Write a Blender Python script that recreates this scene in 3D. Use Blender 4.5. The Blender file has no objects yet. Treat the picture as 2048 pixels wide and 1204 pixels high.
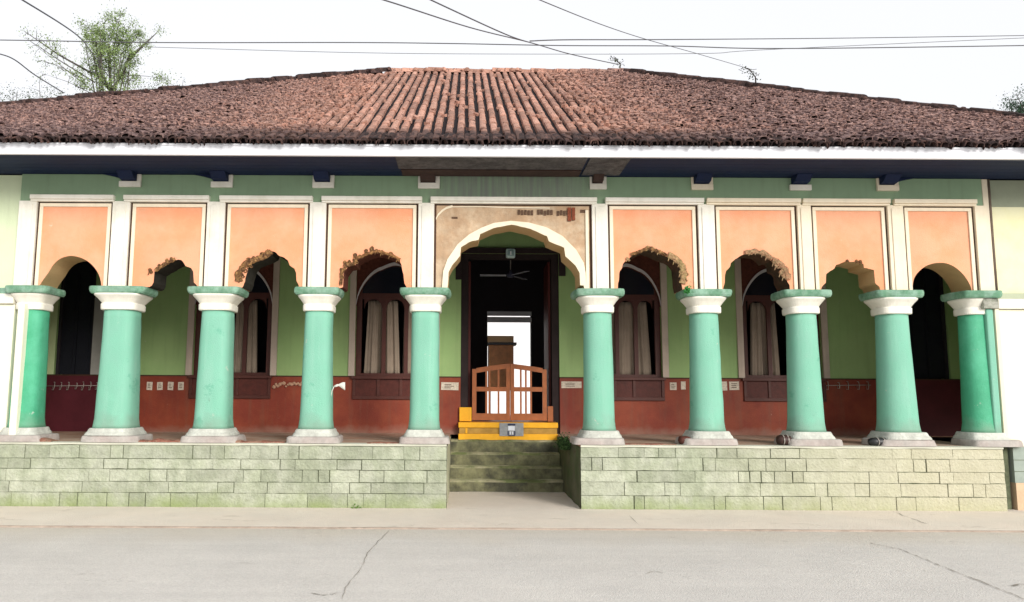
import bpy, math, random
from mathutils import Vector, Matrix, noise as mnoise
R = math.radians
PI = math.pi
S = bpy.context.scene
COL = S.collection

# ------------------------------------------------------------------ camera
F = 1540.0                    # focal length in photo pixels (photo 2048 wide)
CX, CY = 930.0, 602.0
CAMY, CAMZ = -11.0, 1.6
PITCH = math.atan((786 - 602) / F)
ROLL = R(0.30)
cd = bpy.data.cameras.new("camera")
cam = bpy.data.objects.new("camera", cd)
COL.objects.link(cam)
S.camera = cam
cd.sensor_width = 36.0
cd.lens = 36.0 * F / 2048.0
cd.shift_x = (1024 - CX) / 2048.0
cd.clip_end = 3000
M = Matrix.Translation((0, CAMY, CAMZ)) @ Matrix.Rotation(PI / 2 + PITCH, 4, 'X') @ Matrix.Rotation(ROLL, 4, 'Z')
cam.matrix_world = M
MR = M.to_3x3()


def at(px, py, Y):
    """world point on the vertical plane y=Y seen at photo pixel px,py"""
    d = MR @ Vector(((px - CX) / F, -(py - CY) / F, -1.0))
    t = (Y - CAMY) / d.y
    return Vector((d.x * t, Y, CAMZ + d.z * t))


def X(px, Y=0.0, py=620):
    return at(px, py, Y).x


def Z(py, Y=0.0, px=1024):
    return at(px, py, Y).z


def gnd(px, py, z=0.0):
    d = MR @ Vector(((px - CX) / F, -(py - CY) / F, -1.0))
    t = (z - CAMZ) / d.z
    return Vector((d.x * t, CAMY + d.y * t, z))


# ------------------------------------------------------------------ materials
MATS = {}


def mat(name, col, rough=0.85, var=0.12, scale=3.0, col2=None, mix2=0.0, scale2=1.5, streak=0.0,
        bump=0.15, bscale=60.0, rand=0.0, spec=0.25, thr=0.5, extra=None, streakcol=(0.12, 0.12, 0.08)):
    if name in MATS:
        return MATS[name]
    m = bpy.data.materials.new(name)
    m.use_nodes = True
    nt = m.node_tree
    N, L = nt.nodes, nt.links
    b = N['Principled BSDF']
    b.inputs['Roughness'].default_value = rough
    b.inputs['Specular IOR Level'].default_value = spec
    geo = N.new('ShaderNodeNewGeometry')
    nz = N.new('ShaderNodeTexNoise')
    nz.inputs['Scale'].default_value = scale
    nz.inputs['Detail'].default_value = 6
    nz.inputs['Roughness'].default_value = 0.65
    L.new(geo.outputs['Position'], nz.inputs['Vector'])
    mr = N.new('ShaderNodeMapRange')
    mr.inputs['From Min'].default_value = 0.3
    mr.inputs['From Max'].default_value = 0.7
    mr.inputs['To Min'].default_value = 1 - var
    mr.inputs['To Max'].default_value = 1 + var * 0.7
    L.new(nz.outputs['Fac'], mr.inputs['Value'])
    cur = None
    base = N.new('ShaderNodeRGB')
    base.outputs[0].default_value = (*col, 1)
    cur = base.outputs[0]
    if col2 is not None:
        n2 = N.new('ShaderNodeTexNoise')
        n2.inputs['Scale'].default_value = scale2
        n2.inputs['Detail'].default_value = 8
        n2.inputs['Roughness'].default_value = 0.7
        L.new(geo.outputs['Position'], n2.inputs['Vector'])
        r2 = N.new('ShaderNodeMapRange')
        r2.inputs['From Min'].default_value = thr - 0.08
        r2.inputs['From Max'].default_value = thr + 0.08
        r2.inputs['To Max'].default_value = mix2
        L.new(n2.outputs['Fac'], r2.inputs['Value'])
        mx = N.new('ShaderNodeMix'); mx.data_type = 'RGBA'
        L.new(r2.outputs[0], mx.inputs[0])
        L.new(cur, mx.inputs[6])
        mx.inputs[7].default_value = (*col2, 1)
        cur = mx.outputs[2]
    if streak > 0:
        mp = N.new('ShaderNodeMapping')
        mp.inputs['Scale'].default_value = (7, 7, 0.55)
        L.new(geo.outputs['Position'], mp.inputs['Vector'])
        n3 = N.new('ShaderNodeTexNoise')
        n3.inputs['Scale'].default_value = 1.6
        n3.inputs['Detail'].default_value = 5
        L.new(mp.outputs[0], n3.inputs['Vector'])
        r3 = N.new('ShaderNodeMapRange')
        r3.inputs['From Min'].default_value = 0.5
        r3.inputs['From Max'].default_value = 0.75
        r3.inputs['To Max'].default_value = streak
        L.new(n3.outputs['Fac'], r3.inputs['Value'])
        mx = N.new('ShaderNodeMix'); mx.data_type = 'RGBA'
        L.new(r3.outputs[0], mx.inputs[0])
        L.new(cur, mx.inputs[6])
        mx.inputs[7].default_value = (*streakcol, 1)
        cur = mx.outputs[2]
    if rand > 0:
        r4 = N.new('ShaderNodeMapRange')
        r4.inputs['To Min'].default_value = 1 - rand
        r4.inputs['To Max'].default_value = 1 + rand
        L.new(geo.outputs['Random Per Island'], r4.inputs['Value'])
        ml = N.new('ShaderNodeMath'); ml.operation = 'MULTIPLY'
        L.new(mr.outputs[0], ml.inputs[0]); L.new(r4.outputs[0], ml.inputs[1])
        fac = ml.outputs[0]
    else:
        fac = mr.outputs[0]
    vm = N.new('ShaderNodeVectorMath'); vm.operation = 'SCALE'
    L.new(cur, vm.inputs[0]); L.new(fac, vm.inputs['Scale'])
    out = vm.outputs[0]
    if extra:
        out = extra(N, L, geo, out)
    L.new(out, b.inputs['Base Color'])
    if bump > 0:
        nb = N.new('ShaderNodeTexNoise')
        nb.inputs['Scale'].default_value = bscale
        nb.inputs['Detail'].default_value = 5
        L.new(geo.outputs['Position'], nb.inputs['Vector'])
        bp = N.new('ShaderNodeBump')
        bp.inputs['Strength'].default_value = bump
        bp.inputs['Distance'].default_value = 0.02
        L.new(nb.outputs['Fac'], bp.inputs['Height'])
        L.new(bp.outputs[0], b.inputs['Normal'])
    MATS[name] = m
    return m


def zfade(z0, z1, c, amt, nscale=3.0):
    """dirt that climbs from height z0 (full) to z1 (none), with a ragged edge"""
    def f(N, L, geo, cur):
        sp = N.new('ShaderNodeSeparateXYZ'); L.new(geo.outputs['Position'], sp.inputs[0])
        nz = N.new('ShaderNodeTexNoise'); nz.inputs['Scale'].default_value = nscale; nz.inputs['Detail'].default_value = 7
        L.new(geo.outputs['Position'], nz.inputs['Vector'])
        md = N.new('ShaderNodeMath'); md.operation = 'MULTIPLY_ADD'
        L.new(nz.outputs['Fac'], md.inputs[0]); md.inputs[1].default_value = (z1 - z0) * 1.6; md.inputs[2].default_value = -(z1 - z0) * 0.8
        ad = N.new('ShaderNodeMath'); ad.operation = 'ADD'
        L.new(sp.outputs['Z'], ad.inputs[0]); L.new(md.outputs[0], ad.inputs[1])
        r = N.new('ShaderNodeMapRange')
        r.inputs['From Min'].default_value = z0; r.inputs['From Max'].default_value = z1
        r.inputs['To Min'].default_value = amt; r.inputs['To Max'].default_value = 0
        L.new(ad.outputs[0], r.inputs['Value'])
        mx = N.new('ShaderNodeMix'); mx.data_type = 'RGBA'
        L.new(r.outputs[0], mx.inputs[0]); L.new(cur, mx.inputs[6]); mx.inputs[7].default_value = (*c, 1)
        return mx.outputs[2]
    return f


def xstain(x0, x1, c, amt):
    """grey damp stain with vertical streaks between x0 and x1"""
    def f(N, L, geo, cur):
        sp = N.new('ShaderNodeSeparateXYZ'); L.new(geo.outputs['Position'], sp.inputs[0])
        cx, hw = (x0 + x1) / 2, (x1 - x0) / 2
        a = N.new('ShaderNodeMath'); a.operation = 'SUBTRACT'; L.new(sp.outputs['X'], a.inputs[0]); a.inputs[1].default_value = cx
        b = N.new('ShaderNodeMath'); b.operation = 'ABSOLUTE'; L.new(a.outputs[0], b.inputs[0])
        r = N.new('ShaderNodeMapRange')
        r.inputs['From Min'].default_value = hw * 0.5; r.inputs['From Max'].default_value = hw
        r.inputs['To Min'].default_value = 1; r.inputs['To Max'].default_value = 0
        L.new(b.outputs[0], r.inputs['Value'])
        mp = N.new('ShaderNodeMapping'); mp.inputs['Scale'].default_value = (14, 14, 1.0)
        L.new(geo.outputs['Position'], mp.inputs['Vector'])
        nz = N.new('ShaderNodeTexNoise'); nz.inputs['Scale'].default_value = 1.3; nz.inputs['Detail'].default_value = 6
        L.new(mp.outputs[0], nz.inputs['Vector'])
        r2 = N.new('ShaderNodeMapRange'); r2.inputs['From Min'].default_value = 0.3; r2.inputs['From Max'].default_value = 0.6; r2.inputs['To Max'].default_value = amt
        L.new(nz.outputs['Fac'], r2.inputs['Value'])
        ml = N.new('ShaderNodeMath'); ml.operation = 'MULTIPLY'; L.new(r.outputs[0], ml.inputs[0]); L.new(r2.outputs[0], ml.inputs[1])
        mx = N.new('ShaderNodeMix'); mx.data_type = 'RGBA'
        L.new(ml.outputs[0], mx.inputs[0]); L.new(cur, mx.inputs[6]); mx.inputs[7].default_value = (*c, 1)
        return mx.outputs[2]
    return f


# ------------------------------------------------------------------ mesh builder
class MB:
    def __init__(s):
        s.v = []; s.f = []; s.m = []; s.sm = []

    def add(s, vs, fs, mi=0, smooth=False):
        o = len(s.v)
        s.v += [Vector(v) for v in vs]
        for f in fs:
            s.f.append([o + i for i in f]); s.m.append(mi); s.sm.append(smooth)

    def box(s, x0, x1, y0, y1, z0, z1, mi=0):
        if x0 > x1: x0, x1 = x1, x0
        if y0 > y1: y0, y1 = y1, y0
        if z0 > z1: z0, z1 = z1, z0
        s.add([(x0, y0, z0), (x1, y0, z0), (x1, y1, z0), (x0, y1, z0), (x0, y0, z1), (x1, y0, z1), (x1, y1, z1), (x0, y1, z1)],
              [(0, 3, 2, 1), (4, 5, 6, 7), (0, 1, 5, 4), (1, 2, 6, 5), (2, 3, 7, 6), (3, 0, 4, 7)], mi)
        return s

    def ring_loft(s, rings, mi=0, smooth=True, cap=True):
        n = len(rings[0]); vs = [p for r in rings for p in r]; fs = []
        for k in range(len(rings) - 1):
            for i in range(n):
                j = (i + 1) % n
                fs.append((k * n + i, k * n + j, (k + 1) * n + j, (k + 1) * n + i))
        if cap:
            fs.append(tuple(reversed(range(n)))); fs.append(tuple((len(rings) - 1) * n + i for i in range(n)))
        s.add(vs, fs, mi, smooth)

    def tube(s, pts, r, n=6, mi=0):
        pts = [Vector(p) for p in pts]
        if not isinstance(r, (list, tuple)): r = [r] * len(pts)
        rings = []
        for i, p in enumerate(pts):
            a = pts[max(i - 1, 0)]; b = pts[min(i + 1, len(pts) - 1)]
            d = (b - a)
            if d.length < 1e-6: d = Vector((0, 0, 1))
            d.normalize()
            up = Vector((0, 0, 1)) if abs(d.z) < 0.9 else Vector((0, 1, 0))
            u = d.cross(up).normalized(); w = u.cross(d)
            rings.append([p + (u * math.cos(2 * PI * k / n) + w * math.sin(2 * PI * k / n)) * r[i] for k in range(n)])
        s.ring_loft(rings, mi)

    def build(s, name, m, parent=None, bevel=0, label=None):
        me = bpy.data.meshes.new(name)
        xs = [v.x for v in s.v]; ys = [v.y for v in s.v]; zs = [v.z for v in s.v]
        org = Vector(((min(xs) + max(xs)) / 2, (min(ys) + max(ys)) / 2, min(zs)))
        me.from_pydata([v - org for v in s.v], [], s.f)
        ms = m if isinstance(m, (list, tuple)) else [m]
        for q in ms: me.materials.append(q)
        me.polygons.foreach_set('material_index', s.m)
        me.polygons.foreach_set('use_smooth', s.sm)
        me.update()
        o = bpy.data.objects.new(name, me)
        COL.objects.link(o)
        pw = Vector((0, 0, 0))
        if parent is not None:
            o.parent = parent
            pw = WL[parent.name]
        o.location = org - pw
        WL[o.name] = org
        if bevel:
            bm = o.modifiers.new('bevel', 'BEVEL'); bm.width = bevel; bm.segments = 2; bm.limit_method = 'ANGLE'
        if label: o['label'] = label
        return o


WL = {}


def thing(name, label, cat, loc=(0, 0, 0), group=None):
    o = bpy.data.objects.new(name, None)
    COL.objects.link(o)
    o.location = loc
    o.empty_display_size = 0.3
    WL[o.name] = Vector(loc)
    return tag(o, label, cat, group)


def tag(o, label, cat, group=None):
    o['label'] = label; o['category'] = cat
    if group: o['group'] = group
    return o


def struct(o):
    o['kind'] = 'structure'
    return o


def bx(x0, x1, y0, y1, z0, z1):
    return MB().box(x0, x1, y0, y1, z0, z1)


# ------------------------------------------------------------------ levels (metres)
T = 0.48                                 # arcade wall thickness
YB = 2.75                                # back wall face
z_pl = Z(889, -0.14)                     # plinth top
z_sh0 = Z(861)                           # shaft bottom
z_sh1 = Z(623)                           # shaft top
z_cap = Z(592)
z_ab = Z(577.5)                          # abacus top
z_pan = Z(407)                           # panel top
z_sof = Z(353)                           # soffit at wall
YE = -1.0
z_fb = z_sof                             # horizontal soffit
z_ft = Z(291, YE)
z_floor = z_pl
print('levels', z_pl, z_sh0, z_sh1, z_ab, z_pan, z_sof, Z(318, YE), z_ft, Z(757, YB), Z(863, YB))

XL, XR = at(-595, 288, YE).x, at(2437, 297, YE).x         # eave corners
RL, RR = at(790, 139, 6.3).x, at(1247, 144, 6.3).x
z_rg = at(1020, 143, 6.3).z - 0.05
z_ev = z_ft + 0.06
print('roof', XL, XR, RL, RR, z_rg, z_ev)



def chain(*fs):
    def f(N, L, geo, cur):
        for q in fs: cur = q(N, L, geo, cur)
        return cur
    return f


def chips(c, scale, thr, amt, stretch=(1, 1, 1)):
    # small worn spots and scratches
    def f(N, L, geo, cur):
        mp = N.new('ShaderNodeMapping'); mp.inputs['Scale'].default_value = stretch
        L.new(geo.outputs['Position'], mp.inputs['Vector'])
        n = N.new('ShaderNodeTexNoise'); n.inputs['Scale'].default_value = scale; n.inputs['Detail'].default_value = 8; n.inputs['Roughness'].default_value = .75
        L.new(mp.outputs[0], n.inputs['Vector'])
        r = N.new('ShaderNodeMapRange'); r.inputs['From Min'].default_value = thr; r.inputs['From Max'].default_value = thr + .03; r.inputs['To Max'].default_value = amt
        L.new(n.outputs['Fac'], r.inputs['Value'])
        mx = N.new('ShaderNodeMix'); mx.data_type = 'RGBA'
        L.new(r.outputs[0], mx.inputs[0]); L.new(cur, mx.inputs[6]); mx.inputs[7].default_value = (*c, 1)
        return mx.outputs[2]
    return f


colgrime = chain(chips((.10, .34, .235), 1.5, .60, .55), chips((.42, .50, .42), 4.5, .64, .7), chips((.10, .16, .11), 6, .67, .6, (1, 1, .35)), zfade(z_sh0 - .02, z_sh0 + .22, (.20, .26, .20), .55, 5))
# materials
m_white = mat('white_limewash', (0.80, 0.77, 0.69), var=0.07, col2=(0.62, 0.60, 0.48), mix2=0.45, scale2=2.2, streak=0.22, streakcol=(0.42, 0.42, 0.33), thr=0.56)
m_cream = mat('cream_trim_paint', (0.80, 0.71, 0.55), var=0.08, streak=0.15, streakcol=(0.45, 0.38, 0.28))
m_peach = mat('peach_wall_paint', (0.80, 0.335, 0.18), var=0.07, scale=1.2, col2=(0.80, 0.43, 0.28), mix2=0.6, scale2=0.9, streak=0.22, streakcol=(0.66, 0.36, 0.2), bump=0.3, bscale=80, extra=chips((.80, .62, .48), 3.2, .655, .55))
m_tan = mat('bare_lime_plaster', (0.55, 0.38, 0.19), var=0.15, col2=(0.40, 0.25, 0.12), mix2=0.5, scale2=3)
m_beige = mat('weathered_beige_plaster', (0.45, 0.305, 0.19), var=0.18, scale=5, col2=(0.56, 0.44, 0.31), mix2=0.8, scale2=2.3, streak=0.3, streakcol=(0.33, 0.24, 0.16), bump=0.5, bscale=25)
m_brown = mat('dark_brown_border', (0.07, 0.035, 0.022), var=0.2)
m_mint = mat('mint_column_paint', (0.21, 0.47, 0.355), rough=0.7, var=0.07, scale=5, col2=(0.165, 0.42, 0.30), mix2=0.5, scale2=2.5, streak=0.22, streakcol=(0.36, 0.58, 0.48), bump=0.35, bscale=90, spec=0.25, extra=colgrime)
m_emer = mat('emerald_column_paint', (0.06, 0.34, 0.19), rough=0.6, var=0.1, scale=2, col2=(0.12, 0.48, 0.30), mix2=0.5, scale2=1.6, bump=0.35, extra=colgrime)
m_abac = mat('green_slab_paint', (0.23, 0.38, 0.29), var=0.25, scale=9, col2=(0.08, 0.22, 0.12), mix2=0.7, scale2=6, streak=0.2, streakcol=(0.5, 0.6, 0.5))
xs0, xs1 = X(830), X(1220)
m_frz = mat('pale_green_frieze_paint', (0.25, 0.36, 0.23), var=0.08, scale=1.5, streak=0.15, extra=xstain(xs0, xs1, (0.20, 0.20, 0.19), 0.8))
m_green = mat('leaf_green_wall_paint', (0.32, 0.46, 0.19), rough=0.7, var=0.08, scale=1.2, col2=(0.28, 0.44, 0.17), mix2=0.6, scale2=1.1, streak=.2, streakcol=(.16, .22, .1), extra=chips((.44, .5, .33), 3.5, .66, .6))
m_gmid = mat('pale_green_wall_paint', (0.62, 0.72, 0.40), rough=0.7, var=0.06, scale=1.5)
m_dado = mat('brick_red_dado_paint', (0.205, 0.036, 0.020), rough=0.55, var=0.2, scale=1.3, col2=(0.28, 0.062, 0.027), mix2=0.7, scale2=0.8, streak=0.2, extra=chain(chips((.40, .24, .18), 5, .665, .6), zfade(z_pl - .02, z_pl + .14, (.30, .2, .15), .6, 5)))
m_navy = mat('navy_board_paint', (0.003, 0.011, 0.045), rough=0.7, var=0.15)
m_oldw = mat('weathered_grey_board', (0.06, 0.056, 0.06), var=0.4, scale=14, col2=(0.13, 0.12, 0.12), mix2=0.6, scale2=4, bump=0.6)
m_oldb = mat('bare_brown_timber', (0.045, 0.026, 0.022), var=0.3, scale=8)
m_fas = mat('white_fascia_paint', (0.78, 0.79, 0.84), rough=0.5, var=0.05, scale=1.2, streak=0.12, streakcol=(0.55, 0.55, 0.58), bump=0.05)
m_wood = mat('red_brown_varnished_wood', (0.075, 0.016, 0.009), rough=0.5, var=0.2, scale=6, spec=0.4)
m_gate = mat('orange_brown_gate_wood', (0.36, 0.105, 0.026), rough=0.45, var=0.22, scale=9, spec=0.4)
m_yel = mat('yellow_gloss_paint', (0.85, 0.42, 0.02), rough=0.45, var=0.12, scale=6)
m_curt = mat('pale_curtain_cloth', (0.30, 0.235, 0.18), rough=0.9, var=0.1, scale=8)
m_dark = mat('shade_dark_interior', (0.035, 0.030, 0.035), var=0.1)  # shade of the unlit hall put into its wall and ceiling colour
m_brick = mat('dark_red_brick', (0.11, 0.032, 0.02), var=0.35, scale=18, bump=0.8, bscale=30)
m_black = mat('black_vinyl', (0.02, 0.02, 0.022), rough=0.45, var=0.2, spec=0.5)
m_paper = mat('off_white_paper', (0.62, 0.54, 0.44), var=0.3, scale=40)
m_ink = mat('brown_ink', (0.10, 0.06, 0.045))
m_metal = mat('aged_metal', (0.42, 0.38, 0.34), rough=0.45, var=0.3, scale=25, spec=0.5)
m_gold = mat('ochre_plaster_ornament', (0.34, 0.185, 0.07), rough=0.7, var=0.4, scale=30, col2=(0.07, 0.03, 0.015), mix2=0.9, scale2=20, thr=.47)
m_moss = mat('moss_and_leaves', (0.05, 0.10, 0.03), var=0.4, scale=20)

# ------------------------------------------------------------------ hall
hall = thing('arcaded_hall', 'long single-storey hall with mint green columns, peach arch panels and a brown tiled roof', 'building', (0, 0, 0))

# columns: (top centre px, bottom centre px, half width top, half width bottom)
cols = [(67, 54, 25, 29), (247, 232, 32, 38), (437, 426, 30, 35), (639, 632, 27, 32), (852, 848, 28, 30),
        (1195, 1198, 28, 31), (1408, 1413, 28, 33), (1602, 1612, 28, 34), (1783, 1796, 29, 37), (1946, 1957, 24, 29)]
ccx = []


def sqring(cx, cy, z, h, e=2.0, n=36, hy=None):
    hy = hy or h
    r = []
    for k in range(n):
        a = 2 * PI * k / n
        c, s_ = math.cos(a), math.sin(a)
        r.append(Vector((cx + h * math.copysign(abs(c) ** (2 / e), c), cy + hy * math.copysign(abs(s_) ** (2 / e), s_), z)))
    return r


rnd = random.Random(5)
m_base = mat('worn_whitewash_base', (0.56, 0.58, 0.52), var=0.15, scale=7, col2=(0.40, 0.40, 0.36), mix2=0.7, scale2=5, bump=.6, bscale=35, extra=zfade(z_pl, z_pl + .12, (.30, .28, .24), .6, 6))
for i, (ct, cb, ht, hb) in enumerate(cols):
    Yc = 0.20
    xt = X(ct, Yc, 640); xb = X(cb, Yc, 850)
    cx = (xt + xb) / 2
    ccx.append(cx)
    rt = ht / 140.0; rb = hb / 140.0
    e = 3.2 if i < 5 else 2.3
    mb = MB()
    prof = [(0.0, 1.0), (0.04, 0.985), (0.3, 0.93), (0.6, 0.72), (0.85, 0.25), (0.97, 0.0), (1.0, 0.0)]
    rings = []
    for t in [0, .03, .08, .16, .26, .38, .5, .62, .74, .85, .94, 1.0]:
        bulge = (1 - t) ** 1.15
        r = rt + (rb - rt) * bulge
        if t < 0.1: r += 0.018 * (1 - t / 0.1) ** 2
        z = z_sh0 + (z_sh1 - z_sh0) * t
        rings.append([p + Vector((mnoise.noise(p * 3) * 0.007, mnoise.noise(p * 3 + Vector((5, 5, 5))) * 0.007, 0)) for p in sqring(cx, Yc, z, r, e)])
    mb.ring_loft(rings)
    c = mb.build('column', m_emer if i in (0, 9) else m_mint, hall)
    # capital: neck bead, flare, top
    mb = MB()
    rings = []
    hz = z_cap - z_sh1
    for t, k in [(-0.02, 1.06), (0.0, 1.12), (0.05, 1.14), (0.36, 1.15), (0.40, 1.10), (0.44, 1.10), (0.52, 1.16), (0.70, 1.30), (0.88, 1.47), (0.93, 1.5), (1.0, 1.5)]:
        rings.append(sqring(cx, Yc, z_sh1 + hz * t, rt * k, 4.5 if i < 5 else 3.4))
    mb.ring_loft(rings, smooth=False)
    mb.build('capital', m_white, c)
    # abacus slab with softly rounded, chipped edge
    mb = MB()
    ha = rt * 1.72 * rnd.uniform(0.98, 1.06)
    rings = []
    for t, k in [(0.0, 0.93), (0.25, 0.98), (0.6, 1.0), (0.95, 0.99), (1.0, 0.97)]:
        z = z_cap + 0.003 + (z_ab - z_cap - 0.003) * t
        rings.append([p + Vector((mnoise.noise(p * 6 + Vector((i, 0, 0))) * 0.02, 0, mnoise.noise(p * 5) * 0.006)) for p in sqring(cx, 0.19, z, ha * k, 9, 48, hy=0.30 * k)])
    mb.ring_loft(rings, smooth=False)
    mb.build('abacus', m_abac, c)
    # pedestal: white torus block and grey foot block
    mb = MB()
    rw = rb + 0.05
    zm = z_pl + (z_sh0 - z_pl) * 0.5
    rings = [sqring(cx, Yc, z, rw * k + w, 5) for z, k, w in [(zm, 1.10, 0.0), (zm + 0.03, 1.06, 0.0), (zm + .05, 1.0, 0), (z_sh0 - 0.012, 0.96, 0.0), (z_sh0 + 0.004, 0.92, 0)]]
    mb.ring_loft(rings, smooth=False)
    mb.build('base_block', m_base, c)
    mb = MB()
    fx = rw + 0.09
    sk = rnd.uniform(-0.05, 0.05)
    rings = []
    for z, k in [(z_pl + 0.002, 1.02), (z_pl + 0.05, 1.0), (zm - 0.012, 0.98), (zm - 0.001, 0.93)]:
        rings.append([p + Vector((mnoise.noise(p * 4 + Vector((0, i * 3, 0))) * 0.035, mnoise.noise(p * 5) * 0.008, 0)) for p in sqring(cx + sk, 0.17, z, fx * k, 7, 48, hy=0.315 * k)])
    mb.ring_loft(rings, smooth=False)
    mb.build('foot_block', mat('grey_plinth_stone', (0.42, 0.39, 0.36), var=0.22, scale=7, col2=(0.34, 0.25, 0.23), mix2=0.35, scale2=2.5, bump=0.4), c)

# ---- arch panels
rec = [(70, 222), (257, 412), (448, 618), (651, 836), (868, 1184), (1216, 1397), (1430, 1596), (1624, 1777), (1809, 1952)]
OUT = [
 [(77.5,577),(80,570),(86,560),(97.5,544),(107,529),(120,517.5),(135,512.5),(147,512),(162,515.5),(177,523.6),(189.6,536),(198,550),(202,565),(202.7,577)],
 [(294,578),(303.6,571),(307,565),(308,552),(309,543.6),(315,540),(326,533.6),(337,527),(347,522),(357,519),(363.4,520.5),(367,525),(371,532),(382,536),(386.5,543.6),(387.7,565),(393,570),(398,577)],
 [(483,577),(487,571),(490,563.5),(490.5,557),(493,548.6),(497,536),(505,526),(525,518.7),(542,510),(545,502.5),(549.7,503.7),(559.7,512.4),(568.4,515),(576,521),(579.6,531),(589,537),(592,545),(593,562),(597,569),(598.5,577)],
 [(680,577),(686,574),(687.4,545),(690,541),(697,532),(711,530),(713.5,520),(725,513.6),(737,508),(750,503.7),(762,505),(774.6,509),(786,515),(799.5,521.7),(803,530),(804.5,540),(807,549),(808,560),(809,567),(812,572),(814,577)],
 [(895,577),(896.5,560),(897,545),(904,531.5),(920,512.4),(922,495),(940,484),(957,480),(960.5,468.5),(988,456.6),(1022.6,450),(1030,451),(1061,458.5),(1094,473),(1097.5,483),(1128,496),(1130.4,513),(1150.5,531.5),(1158.7,546),(1160,571),(1167,571.5),(1168,577)],
 [(1235.5,578),(1236,567),(1238,559),(1238.4,548.5),(1239.7,542),(1244,536),(1245.5,528.6),(1250,523),(1256,521),(1260,515),(1265,510),(1277,507),(1290,500),(1297,498.7),(1308.4,502),(1322,508.7),(1333,513),(1342,516),(1352,522),(1359.5,532),(1361.4,550),(1362,566),(1365,577)],
 [(1446,578),(1447,573.5),(1449.5,565),(1450,550),(1452,542),(1460,533.6),(1461.7,526),(1470,518.7),(1482,511),(1495,507),(1510,505),(1526,507.4),(1536,515),(1541,521),(1548,519),(1554,520),(1557,526),(1558,536),(1568,541),(1572,547),(1573,560),(1579,570),(1580,580)],
 [(1642,580.5),(1643.7,574),(1651.6,565.6),(1652.5,548),(1669,536.6),(1672.7,529.5),(1683,526),(1695.6,521.5),(1699,524),(1711.4,524),(1727,528),(1728,535.7),(1748,540),(1750,565.6),(1759,574),(1760.6,583)],
 [(1824,581.4),(1825.5,569),(1829,555),(1838,542.7),(1852,532),(1866,527),(1878.4,525.5),(1892.5,526.6),(1908,533),(1924,546),(1934.6,560),(1941.7,574),(1943,583)],
]


def interp(pts, x):
    if x <= pts[0][0]: return pts[0][1]
    for (a, b), (c, d) in zip(pts, pts[1:]):
        if x <= c:
            return b + (d - b) * (x - a) / max(c - a, 1e-6)
    return pts[-1][1]


def densify(o, seed, amp):
    r = random.Random(seed); res = []
    for (a, b), (c, d) in zip(o, o[1:]):
        res.append((a, b))
        n = int(math.hypot(c - a, d - b) / 6)
        for k in range(1, n + 1):
            t = k / (n + 1)
            res.append((a + (c - a) * t + r.uniform(-amp, amp) * 0.2, b + (d - b) * t + r.uniform(-amp, amp)))
    res.append(o[-1])
    return res


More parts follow.
